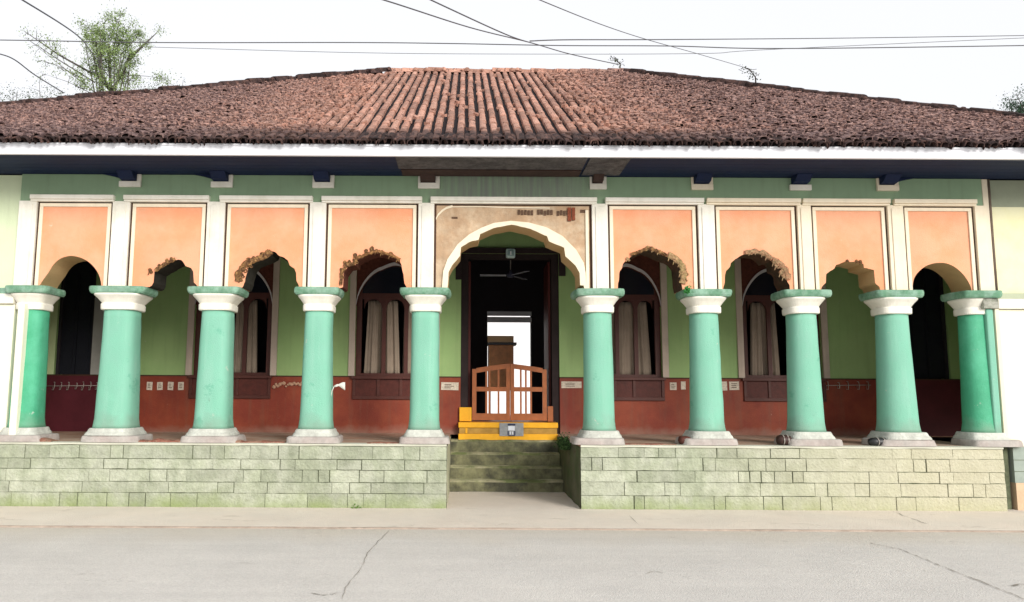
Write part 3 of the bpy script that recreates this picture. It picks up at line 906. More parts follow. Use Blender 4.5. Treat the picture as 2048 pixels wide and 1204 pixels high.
m_stone = mat('lichened_stone', (0.40, 0.42, 0.33), var=0.22, scale=7, col2=(0.31, 0.34, 0.24), mix2=0.75, scale2=2.6, rand=0.13, bump=1.0, bscale=28, extra=mossx, streak=0.45, streakcol=(0.24, 0.27, 0.19))
m_joint = mat('dark_mossy_joint', (0.11, 0.125, 0.075), var=0.4, scale=10)
m_jlite = mat('mortar_joint', (0.36, 0.38, 0.27), var=0.2, scale=10)
YF = -0.14
ZPV = 0.022
mossy_x0, mossy_x1 = X(893, YF, 950), X(1162, YF, 950)
pxa, pxb = XL + 0.9, X(2010, YF, 950)
m_floor = mat('worn_terracotta_floor', (0.42, 0.25, 0.18), rough=0.8, var=0.2, scale=4, col2=(0.46, 0.36, 0.28), mix2=0.8, scale2=1.6, bump=0.3)


def plinth(x0, x1, seed, rows, inner):
    rr = random.Random(seed)
    mb = MB()
    # core (mortar)
    mb.box(x0 + 0.014, x1 - 0.014, YF + 0.013, YB - 0.002, -0.3, z_pl - 0.03)
    core = mb.build('plinth', [m_joint], hall)
    mb = MB()
    for r in range(len(rows) - 1):
        zt, zb = rows[r], rows[r + 1]
        x = x0
        while x < x1 - 0.01:
            nxb = 0; w = rr.choice((0.18, 0.26, 0.36, 0.5, 0.7, 1.1, 0.3)) * rr.uniform(.8, 1.2)
            if x + w > x1 - 0.2: w = x1 - x
            gj = rr.choice((0.002, 0.003, 0.005, 0.008))
            gh = rr.choice((.0025, .003, .005, .0065))
            a, b = x + (gj if x > x0 else 0), x + w - (gj if x + w < x1 else 0)
            yy = YF + rr.uniform(-0.008, 0.008)
            # slightly irregular block, split into a small grid for worn edges
            nx = max(2, int((b - a) / 0.09)); vs = []; fs = []
            dtop = rr.uniform(-.003, .003)
            for iz in range(3):
                for ix in range(nx + 1):
                    fx_ = ix / nx; fz = iz / 2
                    px_ = a + (b - a) * fx_; pz = zb + gh + (zt - zb - 2 * gh) * fz
                    n_ = mnoise.noise(Vector((px_ * 5, pz * 9, seed))) * 0.006
                    if iz in (0, 2): pz += mnoise.noise(Vector((px_ * 7, r, seed))) * 0.007
                    vs.append((px_ + (mnoise.noise(Vector((r, pz * 9, ix))) * .004 if ix in (0, nx) else 0), yy + n_, pz))
            for iz in range(2):
                for ix in range(nx):
                    o = iz * (nx + 1) + ix
                    fs.append((o, o + 1, o + nx + 2, o + nx + 1))
            nb_ = len(vs)
            # sides going into the core
            ring = [ix for ix in range(nx + 1)] + [(nx + 1) + nx] + [2 * (nx + 1) + ix for ix in range(nx, -1, -1)] + [(nx + 1)]
            for q in ring:
                v = vs[q]; vs.append((v[0], YF + 0.03, v[2]))
            for q in range(len(ring)):
                q2 = (q + 1) % len(ring)
                fs.append((ring[q], nb_ + q, nb_ + q2, ring[q2]))
            mb.add(vs, fs)
            x += w
    mb.build('stone_courses', m_stone, core)
    # pale plastered coping edge, lip of the floor
    mb = MB()
    n = int((x1 - x0) / 0.12)
    vs = []; fs = []
    for k in range(n + 1):
        xx = x0 + (x1 - x0) * k / n
        d = mnoise.noise(Vector((xx * 2.3, seed, 0))) * 0.012
        e = mnoise.noise(Vector((xx * 4.1, seed, 7))) * 0.006
        vs += [(xx, YF - 0.012 + e, z_pl - 0.03 + d), (xx, YF - 0.014 + e, z_pl - 0.006), (xx, YF + 0.03, z_pl + 0.002), (xx, 0.0 + e * 3, z_pl + 0.003), (xx, YF + 0.02, z_pl - 0.035)]
        if k:
            o = (k - 1) * 5; p = k * 5
            fs += [(o, p, p + 1, o + 1), (o + 1, p + 1, p + 2, o + 2), (o + 2, p + 2, p + 3, o + 3), (o + 4, p + 4, p, o)]
    mb.add(vs, fs)
    mb.build('coping', mat('pale_coping_mortar', (0.60, 0.60, 0.50), var=0.15, scale=6, col2=(0.42, 0.42, 0.33), mix2=0.5, scale2=3), core)
    # porch floor
    bx(x0 + 0.002, x1 - 0.002, YF + 0.02, YB - 0.003, z_pl - 0.029, z_pl).build('floor', m_floor, core)
    # inner cheek wall along the steps
    if inner:
        s_ = inner
        xx = x1 if s_ > 0 else x0
        mb = MB()
        nY, nZ = 24, 10
        vs = []; fs = []
        for a in range(nY + 1):
            for b in range(nZ + 1):
                y = YF - 0.003 + (YB - YF) * a / nY; z = -0.02 + (z_pl - 0.012) * b / nZ
                vs.append((xx + s_ * (0.006 + 0.012 * mnoise.noise(Vector((y * 3, z * 3, seed)))), y, z))
        for a in range(nY):
            for b in range(nZ):
                o = a * (nZ + 1) + b
                fs.append((o, o + 1, o + nZ + 2, o + nZ + 1))
        mb.add(vs, fs)
        mb.build('cheek', mat('pale_cheek_plaster', (0.48, 0.46, 0.34), var=.2, col2=(.25, .3, .14), mix2=.5) if s_ > 0 else
                 mat('mossy_cheek_stone', (0.12, 0.12, 0.075), var=.4, scale=6, col2=(0.05, 0.08, 0.03), mix2=.8, scale2=3, bump=.8, bscale=20), core)
    return core


rowsL = [z_pl - 0.032, Z(921, YF), Z(942, YF), Z(967, YF), Z(989, YF), -0.02]
rowsR = [z_pl - 0.032, Z(914, YF), Z(940, YF), Z(963, YF), Z(990, YF), -0.02]
plinth(pxa, mossy_x0, 4, rowsL, 1)
plinth(mossy_x1, pxb, 9, rowsR, -1)

# rubble and broken terracotta on the porch edge
rb_ = random.Random(8)
for k, (p0, p1, py, h) in enumerate([(60, 108, 880, 0.055), (258, 300, 882, 0.035), (300, 345, 879, 0.05), (340, 384, 881, 0.04), (452, 486, 882, 0.05), (486, 572, 883, 0.03), (735, 798, 882, 0.02),
                                     (1240, 1350, 866, 0.02)]):
    a, b = X(p0, -0.02, 880), X(p1, -0.02, 880)
    mb = MB(); rings = []
    for t in range(9):
        x = a + (b - a) * t / 8
        hh = h * (0.5 + 0.5 * math.sin(PI * t / 8)) * rb_.uniform(.8, 1.1)
        yy = 0.0 + rb_.uniform(-.02, .02)
        rings.append([Vector((x, yy + c_ * 0.10, z_pl + 0.001 + s2 * hh)) for c_, s2 in ((-1, 0), (-.95, .6), (-.6, 1), (.5, .95), (.95, .5), (1, 0))])
    mb.ring_loft(rings, smooth=False)
    o = mb.build('clay_rubble', mat('broken_terracotta', (0.26, 0.10, 0.07), var=0.35, scale=9, col2=(0.34, 0.23, 0.16), mix2=0.8, scale2=5, bump=.8, bscale=30), None)
    lab = ['rounded red terracotta lump beside the foot of the leftmost column', 'broken reddish slab right beside the second column from the left', 'raised rough brown floor break, middle of the second bay',
           'broken brown floor edge just left of the third column', 'small red broken slab just right of the third column', 'long flat beige floor slab left of the fourth column',
           'thin dusty mortar ledge left of the column that flanks the entrance', 'low beige mortar ledge across the bay right of the entrance'][k]
    tag(o, lab, 'floor rubble', 'broken floor pieces along the porch edge')

# ---- entrance steps (between the plinths)
st = MB()
z_st1 = Z(878, YB)
n = 4
ys0 = gnd(1020, 984, ZPV).y
for k in range(n):
    z1 = z_st1 * (k + 1) / n
    y0 = ys0 + (YB - 0.35 - ys0) * k / (n - 1) if n > 1 else ys0
    # worn tread with wavy nosing
    nn = 16; vs = []; fs = []; rs = []
    xa, xb_ = mossy_x0 + 0.012, mossy_x1 - 0.012
    zlow = z_st1 * k / n - 0.002
    for q in range(nn + 1):
        x = xa + (xb_ - xa) * q / nn
        w1 = mnoise.noise(Vector((x * 2, k, 0))) * 0.035; w2 = mnoise.noise(Vector((x * 3, k, 5))) * 0.012
        vs += [(x, y0 + w1, zlow), (x, y0 + w1 + .012, z1 - 0.03 + w2), (x, y0 + w1 + 0.05, z1 + w2), (x, YB + 0.28, z1 + w2 * .3)]
        if q:
            o = (q - 1) * 4; p = q * 4
            fs += [(o + 1, p + 1, p + 2, o + 2), (o + 2, p + 2, p + 3, o + 3)]; rs.append((o, p, p + 1, o + 1))
    st.add(vs, fs, 0, True); st.add(vs, rs, 1, True)
st.build('entrance_steps', [mat('mossy_worn_concrete', (0.40, 0.37, 0.24), var=0.3, scale=3, col2=(0.12, 0.16, 0.05), mix2=0.85, scale2=1.7, bump=0.8, bscale=25), mat('dark_riser', (0.19, 0.185, 0.10), var=0.4, scale=5, col2=(.05, .05, .04), mix2=.8, scale2=2, bump=.8, bscale=25)], hall)  # risers coloured darker than the treads so each step shows

# ---- back wall
zd = Z(756, YB); zc = z_sof - 0.004
xbl, xbr = X(20, 0) - 0.6, X(1985, 0) + 0.6
xbl, xbr = XL + 1.0, XR - 1.0
wins = [(116, 189), (390, 545), (712, 868), (1186, 1322), (1484, 1640), (1815, 1893)]
door = (922, 1118)
z_lint = Z(507, YB)
opn = [(X(a, YB), X(b, YB), 'w') for a, b in wins] + [(X(door[0], YB), X(door[1], YB), 'd')]
opn.sort()
TB = 0.3
z_wtop = Z(498, YB)
segs = []
x = xbl
gm = MB(); dm = MB(); ln = MB()
for a, b, t in opn:
    gm.box(x, a, YB, YB + TB, zd + 0.012, zc)
    if t == 'd':
        gm.box(a, b, YB, YB + TB, z_lint, zc)
    else:
        gm.box(a, b, YB, YB + TB, z_wtop, zc)
    x = b
gm.box(x, xbr, YB, YB + TB, zd + 0.012, zc)
dx0, dx1 = X(door[0], YB), X(door[1], YB)
for a, b in ((xbl, dx0), (dx1, xbr)):
    dm.box(a, b, YB - 0.012, YB + TB, z_pl - 0.02, zd)
    ln.box(a, b, YB - 0.018, YB + 0.05, zd + 0.001, zd + 0.022)
bw = gm.build('back_wall', m_green, hall)
dm.build('dado', m_dado, bw)
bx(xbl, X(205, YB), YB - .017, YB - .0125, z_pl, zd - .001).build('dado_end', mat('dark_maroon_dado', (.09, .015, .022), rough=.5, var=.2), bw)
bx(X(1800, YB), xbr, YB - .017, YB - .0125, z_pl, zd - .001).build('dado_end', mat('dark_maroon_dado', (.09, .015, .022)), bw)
ln.build('dado_line', m_brown, bw)
# pale strips of wall by the end openings
bx(X(84, YB), X(116, YB) - 0.002, YB - 0.008, YB - 0.001, zd + .024, z_wtop).build('pale_paint_strip', m_gmid, bw)
bx(X(190, YB), X(214, YB), YB - 0.03, YB - 0.001, zd + .024, Z(600, YB)).build('grey_board', mat('grey_board_paint', (.36, .35, .32), var=.15), bw)

# ---- windows in the back wall
def window(a, b, kind, seed):
    rr = random.Random(seed)
    x0, x1 = X(a, YB), X(b, YB); w = x1 - x0; cx = (x0 + x1) / 2
    if kind == 'plain':
        # open dark archway with dark wooden shutters folded inside
        mb = MB()
        mb.box(x0, x0 + .05, YB + .05, YB + .12, zd + .024, z_wtop - .001)
        mb.box(x1 - .05, x1, YB + .05, YB + .12, zd + .024, z_wtop - .001)
        mb.box(x0 + .05, x1 - .05, YB + .05, YB + .12, z_wtop - .06, z_wtop - .001)
        f = mb.build('window', mat('near_black_wood', (.03, .025, .03), var=.2), hall)
        mb = MB()
        for s_ in (0, 1):
            xa = x0 + .055 if s_ == 0 else cx + .005
            xb2 = cx - .005 if s_ == 0 else x1 - .055
            mb.box(xa, xb2, YB + .085, YB + .1, zd + .03, z_wtop - .065)
            for k in range(3):
                z0 = zd + .1 + k * (z_wtop - zd - .2) / 3
                mb.box(xa + .05, xb2 - .05, YB + .075, YB + .084, z0 + .03, z0 + (z_wtop - zd - .2) / 3 - .03)
        mb.build('shutter', mat('near_black_shutter', (.012, .013, .02), rough=.6, var=.2), f)
        return
    # arch: cusped outline
    zsp = Z(612, YB); zap = Z(536, YB)
    n = 40
    hw = w / 2
    arc = []
    for k in range(n + 1):
        t = -1 + 2 * k / n
        z = zsp + (zap - zsp) * (1 - abs(t) ** 2.1) ** 0.62
        z += 0.035 * abs(math.sin(3 * PI * (t + 1) / 2 * 1.0)) * (1 - abs(t)) * 1.0
        arc.append((cx + t * hw, z))
    # brick-red spandrel
    mb = MB()
    for (xa, za), (xb2, zb) in zip(arc, arc[1:]):
        mb.add([(xa, YB + .012, za), (xb2, YB + .012, zb), (xb2, YB + .012, z_wtop), (xa, YB + .012, z_wtop), (xa, YB + .2, za), (xb2, YB + .2, zb)],
               [(0, 1, 2, 3), (0, 4, 5, 1)])
    f = mb.build('window', m_brick, hall)
    # white curved trim
    mb = MB()
    up = 0.055
    for k, ((xa, za), (xb2, zb)) in enumerate(zip(arc, arc[1:])):
        for y0, y1 in ((YB - .022, YB + .010),):
            ta = -1 + 2 * k / n
            oa = (cx + (xa - cx) * (1 - 0.0), za + up); ob = (cx + (xb2 - cx), zb + up)
            mb.add([(xa, y0, za), (xb2, y0, zb), (ob[0], y0, ob[1]), (oa[0], y0, oa[1]), (xa, y1, za), (xb2, y1, zb), (ob[0], y1, ob[1]), (oa[0], y1, oa[1])],
                   [(0, 1, 2, 3), (0, 4, 5, 1), (3, 2, 6, 7)])
    mb.build('arch_trim', mat('grey_white_trim_paint', (.62, .57, .57), var=.12), f)
    jw = 0.11
    for s_ in (-1, 1):
        mb = MB()
        xe = x0 if s_ < 0 else x1
        mb.box(xe - (jw if s_ < 0 else -0.001), xe - 0.001 if s_ < 0 else xe + jw, YB - .03, YB + .01, zd + .024, z_wtop)
        mb.build('jamb_strip', mat('pinkish_jamb_paint', (.56, .46, .38), var=.12, streak=.2), f)
    # wooden frame: jambs, transom, mullions with arched heads
    mb = MB()
    y0, y1 = YB + .07, YB + .13
    zs = zd + .024
    ztr = Z(598, YB)
    mb.box(x0 + .001, x0 + .10, y0, y1, zs, zap)
    mb.box(x1 - .10, x1 - .001, y0, y1, zs, zap)
    mb.box(x0 + .10, x1 - .10, y0 + .002, y1 - .002, ztr, ztr + .10)
    mb.box(x0 + .10, x1 - .10, y0 + .002, y1 - .002, zs, zs + .05)
    lw = (w - .2) / 3
    for k in (1, 2):
        c = x0 + .10 + lw * k
        mb.box(c - .035, c + .035, y0 + .004, y1 - .004, zs + .05, ztr)
    # arched heads
    for k in range(3):
        c = x0 + .10 + lw * (k + .5); h2 = lw / 2 - .034
        zsp2 = ztr - h2 * 1.1
        prev = None
        for q in range(13):
            t = -1 + q / 6
            p = (c + t * h2, zsp2 + h2 * 1.05 * math.sqrt(max(0, 1 - t * t)))
            if prev:
                mb.add([(prev[0], y0 + .01, prev[1]), (p[0], y0 + .01, p[1]), (p[0], y0 + .01, ztr), (prev[0], y0 + .01, ztr), (prev[0], y1 - .01, prev[1]), (p[0], y1 - .01, p[1])], [(0, 1, 2, 3), (0, 4, 5, 1)])
            prev = p
    mb.build('frame', m_wood, f)
    # dark glass in the tympanum
    bx(x0 + .10, x1 - .10, y0 + .02, y0 + .026, ztr + .10, zap + .02).build('tympanum_glass', mat('dark_glass', (.012, .014, .022), rough=.12, var=.1, bump=0, spec=.5), f)
    # sill and apron panelling on the dado
    mb = MB()
    za = Z(800, YB)
    mb.box(x0 - .06, x1 + .04, YB - .07, YB - .013, zd - .03, zd + .02)
    mb.box(x0 - .03, x1 + .02, YB - .045, YB - .013, za, za + .06)
    for c in (x0 - .03, x0 + lw, x0 + 2 * lw, x1 - .03):
        mb.box(c, c + .05, YB - .043, YB - .013, za + .061, zd - .031)
    mb.build('apron_frame', m_wood, f, bevel=.004)
    bx(x0 + .02, x1 - .02, YB - .022, YB - .013, za + .061, zd - .031).build('apron_panel', mat('dark_maroon_panel', (.085, .02, .014), rough=.5, var=.3, scale=12), f)
    # curtains
    return x0, x1, lw, zs, ztr


def curtain(xa, xb2, z0, z1, label, seed, gather=0.0):
    rr = random.Random(seed)
    n = 40; m_ = 12; vs = []; fs = []
    ph = rr.uniform(0, 6)
    c = (xa + xb2) / 2
    for b in range(m_ + 1):
        t = b / m_
        z = z0 + (z1 - z0) * t
        sh = 1 - gather * t
        for a in range(n + 1):
            u = a / n
            x = c + (xa + (xb2 - xa) * u - c) * sh
            y = YB + .19 + .022 * math.sin(u * 26 + ph + t * .8) * (1 - .3 * t) + .012 * math.sin(u * 57 + ph)
            vs.append((x, y, z))
    for b in range(m_):
        for a in range(n):
            o = b * (n + 1) + a
            fs.append((o, o + 1, o + n + 2, o + n + 1))
    mb = MB(); mb.add(vs, fs, 0, True)
    o = mb.build('curtain', m_curt, None)
    sd = o.modifiers.new('thick', 'SOLIDIFY'); sd.thickness = .004
    tag(o, label, 'curtain', 'pale curtains behind the porch windows')


clabs = {1: 'pale brown curtain hanging in the arched window between the third and fourth columns',
         2: 'pale brown curtain hanging in the window just left of the entrance bay',
         3: 'pale brown curtain hanging in the window just right of the entrance bay',
         4: 'pale brown curtain hanging in the window between the seventh and eighth columns'}
for k, (a, b) in enumerate(wins):
    r = window(a, b, 'plain' if k in (0, 5) else 'arch', k)
    if r:
        x0, x1, lw, zs, ztr = r
        gap = {1: (.45, .85), 2: (.02, .58), 3: (.1, .98), 4: (.05, .52)}[k]
        curtain(x0 + .12 + (x1 - x0 - .24) * gap[0], x0 + .12 + (x1 - x0 - .24) * gap[1], zs + .02, ztr - .02, clabs[k], k, .18)
        if k in (2, 4):
            curtain(x0 + .12 + (x1 - x0 - .24) * .62, x1 - .12, zs + .02, ztr - .02, {2: 'narrow pale curtain at the right of the window just left of the entrance', 4: 'narrow pale curtain at the right of the window between the seventh and eighth columns'}[k], k + 20, .1)

# ---- doorway
mb = MB()
mb.box(dx0 + .001, dx0 + .13, YB + .03, YB + .2, z_st1, z_lint - .001)
mb.box(dx1 - .13, dx1 - .001, YB + .03, YB + .2, z_st1, z_lint - .001)
mb.box(dx0 - .16, dx1 + .16, YB - .07, YB - .001, z_lint - .001, z_lint + .09)
mb.box(dx0 - .10, dx0 + .001, YB - .04, YB - .019, Z(560, YB), z_lint - .002)
mb.box(dx1, dx1 + .12, YB - .04, YB - .019, Z(552, YB), z_lint - .002)
mb.box(dx0 + .13, dx1 - .13, YB + .03, YB + .2, z_lint - .09, z_lint - .001)
dw = mb.build('doorway', mat('blackish_door_timber', (.03, .02, .02), var=.3), hall)
# folded-back leaves
mb = MB()
mb.box(dx0 + .135, dx0 + .175, YB + .2, YB + .95, z_st1 + .3, z_lint - .12)
mb.build('door_leaf', mat('maroon_door_paint', (.10, .018, .014), rough=.5, var=.2), dw)
mb = MB()
mb.box(dx1 - .175, dx1 - .135, YB + .2, YB + .95, z_st1 + .3, z_lint - .12)
mb.build('door_leaf', mat('maroon_door_paint', (.10, .018, .014)), dw)

# ---- room behind
YH = 6.3
z_in = Z(843, YB)
fx0, fx1 = X(975, YH), X(1062, YH)
zf0, zf1 = Z(811, YH), Z(623, YH)
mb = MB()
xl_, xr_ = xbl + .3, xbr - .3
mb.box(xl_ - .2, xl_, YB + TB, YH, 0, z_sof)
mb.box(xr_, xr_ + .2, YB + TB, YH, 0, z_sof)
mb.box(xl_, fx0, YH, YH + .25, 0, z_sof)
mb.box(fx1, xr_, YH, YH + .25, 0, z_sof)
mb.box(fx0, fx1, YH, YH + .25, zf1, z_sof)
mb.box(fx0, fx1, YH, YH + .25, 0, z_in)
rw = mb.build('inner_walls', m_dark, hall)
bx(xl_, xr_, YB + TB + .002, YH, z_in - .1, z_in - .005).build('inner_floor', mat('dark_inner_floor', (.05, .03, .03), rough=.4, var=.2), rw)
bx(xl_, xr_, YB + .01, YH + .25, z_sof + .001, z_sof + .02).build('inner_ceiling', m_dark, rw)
# far doorway trim
mb = MB()
mb.box(fx0 - .01, fx1 + .01, YH - .02, YH - .001, Z(632, YH), Z(623, YH))
mb.box(fx0 - .01, fx1 + .01, YH - .02, YH - .001, Z(645, YH), Z(634, YH))
mb.build('far_lintel', m_fas, rw)
# end walls of the porch
xe_l, xe_r = X(72, YB), X(1960, YB)
bx(xe_l - .25, xe_l, T, YB - .02, z_pl, z_sof - .004).build('porch_end_wall', m_green, hall)
bx(xe_r, xe_r + .25, T, YB - .02, z_pl, z_sof - .004).build('porch_end_wall', m_green, hall)
bx(xe_l - .3, xA, T + .003, T + .05, z_pl, z_sof - .004).build('porch_return', m_gmid, hall)
bx(xB, xe_r + .3, T + .003, T + .05, z_pl, z_sof - .004).build('porch_return', m_gmid, hall)

# courtyard wall behind, under open sky
o = bx(-4, 8, 26, 26.3, -.2, 6.5).build('courtyard_wall', mat('white_courtyard_wall', (.8, .8, .82), var=.04), None)
tag(o, 'plain white wall seen through the far doorway of the hall', 'wall')

# ---- side wings (same roof)
m_wing = mat('pale_green_wing_paint', (.62, .70, .48), var=.06, scale=1.2, streak=.1)
m_ivory = mat('ivory_wing_paint', (.80, .78, .62), var=.04, scale=1.2)
m_yelw = mat('pale_yellow_wing_paint', (.76, .74, .42), var=.04, scale=1.2, col2=(.80, .78, .6), mix2=.5, scale2=.6)
Yw = 0.06


def wing(x0, x1, left):
    mb = MB()
    zb0 = z_pl
    mb.box(x0, x1, Yw, Yw + .4, z_ab - .02, z_pan + (0 if not left else z_sof - z_pan - .003))
    w = mb.build('wing_wall', m_wing if left else m_yelw, hall)
    bx(x0, x1, Yw + .003, Yw + .4, zb0 - .01, Z(613)).build('lower_wall', m_ivory, w)
    bx(x0, x1, Yw - .05, Yw + .4, Z(612), Z(592)).build('white_band', m_white, w, bevel=.006)
    bx(x0, x1, Yw - .03, Yw + .4, Z(591.5), z_ab - .021).build('green_band', m_abac if left else mat('sage_band_paint', (.42, .46, .33), var=.1), w)
    if not left:
        bx(x0, x1, Yw, Yw + .4, z_pan + .001, z_sof - .003).build('upper_band', mat('dull_sage_paint', (.30, .33, .24), var=.1), w)
        xg = x0 + .02
        bx(xg, x1, YF + .12, Yw + .3, Z(960, 0), zb0 - .011).build('grey_base', mat('blue_grey_base_stone', (.30, .35, .31), var=.15, scale=6), w)
        bx(xg, x1, YF + .11, Yw + .3, -.1, Z(960, 0) - .001).build('salmon_base', mat('salmon_base_plaster', (.58, .42, .28), var=.12, scale=6), w)
        ms = MB()
        for zz in (Z(938, 0), Z(915, 0)):
            ms.box(xg, x1, YF + .117, YF + .121, zz, zz + .007)
        ms.build('base_joint', m_joint, w)
    return w


wing(XL + .9, xA - .001, True)
wing(X(1989, 0, 490), XR - .9, False)
# end piers: cream at left, slim cream + mint at right, with drainpipe gap
mb = MB()
mb.box(X(30, -.06, 720), X(44, -.06, 720), -.09, Yw + .3, z_pl + .001, Z(613))
pr = mb.build('end_pier', m_ivory, hall, bevel=.01)
mb = MB()
mb.box(xB + .002, X(1984, 0, 490), -.01, Yw + .3, z_ab + .002, z_sof - .004)
pr = mb.build('end_pier', m_cream, hall, bevel=.008)
mb = MB()
mb.box(X(1978, 0, 720), X(1992, 0, 720), -.02, Yw + .3, z_pl, Z(613))
mb.build('lower_pier', m_mint, pr, bevel=.02)
mb = MB()
mb.box(X(1966, -.05, 605), X(1996, -.05, 605), -.06, Yw + .31, Z(613) + .001, Z(592))
mb.box(X(1960, -.05, 585), X(1998, -.05, 585), -.07, Yw + .31, Z(591.5), z_ab - .003)
mb.build('pier_cap', mat('weathered_grey_cap', (.36, .36, .31), var=.3, scale=12, col2=(.1, .12, .08), mix2=.7, scale2=8), pr, bevel=.01)
mb = MB()
mb.box(X(1997, 0, 720), X(2006, 0, 720), 0.0, Yw + .3, z_pl, Z(613))
mb.build('cream_edge', m_cream, pr, bevel=.01)
# drainpipe down the joint
mb = MB()
xp = X(1987, -.03, 470)
mb.tube([(xp, -.0, z_sof - .01), (xp, -.0, z_ab + .01)], .022, 12)
mb.build('drainpipe', mat('old_brown_pipe', (.16, .12, .09), var=.3, scale=9), hall)
mb = MB()
mb.box(pxb + .002, X(2023, 0, 950) , YF + .18, YF + .2, -.05, z_pl + .02)  # dark sheet set in the recess to stand for its shade
mb.build('gap_shade_sheet', m_joint, hall)

# ------------------------------------------------------------------ things
# gate
YG = YB - .03
gt = thing('wooden_gate', 'low orange-brown wooden double gate with arched top rail across the entrance', 'gate', (X(1020, YG), YG, z_in))
xg0, xg1, xgc = X(945, YG), X(1092, YG), X(1020, YG)
zgb, zgs, zgc = Z(841, YG), Z(738, YG), Z(727, YG)
for s_, (a, b) in ((0, (xg0, xgc - .004)), (1, (xgc + .004, xg1))):
    lf = MB()
    pw = .075
    top = lambda x: zgs + (zgc - zgs) * max(0, 1 - abs(x - xgc) / (xg1 - xgc)) ** .8
    # stiles
    lf.box(a, a + pw * (1 if s_ == 0 else .9), YG - .03, YG + .02, zgb, top(a) - .005)
    lf.box(b - pw * (.9 if s_ == 0 else 1), b, YG - .03, YG + .02, zgb, top(b) - .005)
    lf.box(a + .012, b - .012, YG - .024, YG + .015, Z(783, YG), Z(774, YG))
    lf.box(a + .012, b - .012, YG - .024, YG + .015, zgb + .003, Z(827, YG))
    leaf = lf.build('gate_leaf', m_gate, gt)
    ml = MB(); n = 10
    for k in range(n):
        x0 = a + pw * .9 + (b - a - pw * 1.8) * k / n; x1 = a + pw * .9 + (b - a - pw * 1.8) * (k + 1) / n
        h0, h1 = top(x0), top(x1)
        ml.add([(x0, YG - .028, h0 - .085), (x1, YG - .028, h1 - .085), (x1, YG - .028, h1), (x0, YG - .028, h0), (x0, YG + .018, h0 - .085), (x1, YG + .018, h1 - .085), (x1, YG + .018, h1), (x0, YG + .018, h0)],
               [(0, 1, 2, 3), (0, 4, 5, 1), (3, 2, 6, 7), (7, 6, 5, 4)])
    ml.build('top_rail', m_gate, leaf)
    zm0, zm1 = Z(783, YG), Z(774, YG)
    for px in ((973, 979, 997) if s_ == 0 else (1041, 1051, 1061)):
        c = X(px, YG)
        bx(c - .016, c + .016, YG - .015, YG + .008, Z(827, YG) + .001, zm0 - .001).build('baluster', m_gate, leaf)
        bx(c - .016, c + .016, YG - .015, YG + .008, zm1 + .001, top(c) - .086).build('baluster', m_gate, leaf)
# gate posts
for a, b, pt, m in ((920, 944, 815, m_yel), (1093, 1104, 812, m_gate)):
    bx(X(a, YG), X(b, YG), YG - .05, YG + .03, z_in + .003, Z(pt, YG)).build('post', m, gt, bevel=.006)

# yellow threshold step
ts = thing('threshold_step', 'bright yellow painted threshold step below the wooden gate', 'step', (X(1016, YB), YB, z_st1))
xs_0, xs_1 = X(920, YB - .2), X(1112, YB - .2)
bx(xs_0, xs_1, YB - .2, YB + .28, Z(867.5, YB - .2), Z(856, YB - .2)).build('recessed_riser', mat('ochre_riser', (.45, .26, .06), var=.25, scale=8), ts)
bx(xs_0 - .015, xs_1 + .015, YB - .225, YB + .28, Z(855.7, YB - .2), Z(845, YB - .2)).build('tread', m_yel, ts, bevel=.008)
bx(xs_0 - .015, xs_1 + .015, YB - .225, YB + .1, z_st1 - .01, Z(867.8, YB - .2)).build('lower_band', m_yel, ts, bevel=.006)
bx(X(932, YB - .25), X(936, YB - .25), YB - .212, YB - .201, Z(867, YB - .2), Z(856.5, YB - .2)).build('stud', m_yel, ts)
bx(xs_0, xs_1, YB - .03, YB + .28, Z(844.8, YB - .2), z_in - .002).build('upper_riser', m_gate, ts)
# plaque with emblem
pq = bx(X(999, YB - .23), X(1046, YB - .23), YB - .24, YB - .227, Z(872, YB - .23), Z(846, YB - .23)).build('plaque', mat('grey_plaque', (.30, .31, .32), var=.2, scale=20), ts)
mb = MB()
yq0, yq1 = YB - .247, YB - .2405
qx = lambda p: X(p, YB - .24)
qz = lambda p: Z(p, YB - .24)
mb.box(qx(1015), qx(1030), yq0, yq1, qz(851), qz(847.5))
mb.box(qx(1015), qx(1017), yq0, yq1, qz(870), qz(862))
mb.box(qx(1028), qx(1030), yq0, yq1, qz(870), qz(862))
mb.box(qx(1016), qx(1029), yq0, yq1, qz(872), qz(870.5))
mb.build('emblem_bar', mat('navy_emblem_paint', (.03, .04, .09)), pq)
mb = MB()
mb.box(qx(1016), qx(1029), yq0, yq1, qz(861), qz(852))
mb.box(qx(1019), qx(1021), yq0, yq1, qz(869), qz(863))
mb.box(qx(1023.5), qx(1025.5), yq0, yq1, qz(869), qz(863))
mb.build('emblem_field', mat('white_emblem_paint', (.75, .78, .85)), pq)

# lectern inside hall
YLc = 4.9
lc = thing('lectern', 'orange-brown wooden lectern with beige top standing inside the dark hall', 'lectern', (X(1000, YLc), YLc, z_in))
lx0, lx1 = X(977, YLc), X(1027, YLc)
bx(lx0, lx1, YLc, YLc + .4, Z(781, YLc), Z(690, YLc)).build('body', mat('orange_lectern_wood', (.75, .31, .12), rough=.4, var=.2, scale=9), lc, bevel=.01)
bx(lx0 - .02, lx1 + .06, YLc - .06, YLc + .44, Z(690, YLc) + .001, Z(685, YLc)).build('black_edge', m_black, lc)
bx(lx0 - .02, lx1 - .0, YLc - .05, YLc + .42, Z(685, YLc) + .001, Z(672, YLc)).build('top_board', mat('beige_top_board', (.80, .52, .30), var=.1, scale=6), lc, bevel=.006)
for q in ((lx0 + .02, YLc + .03), (lx1 - .05, YLc + .03), (lx0 + .02, YLc + .34), (lx1 - .05, YLc + .34)):
    bx(q[0], q[0] + .03, q[1], q[1] + .03, z_in - .004, Z(781, YLc) - .001).build('leg', m_wood, lc)
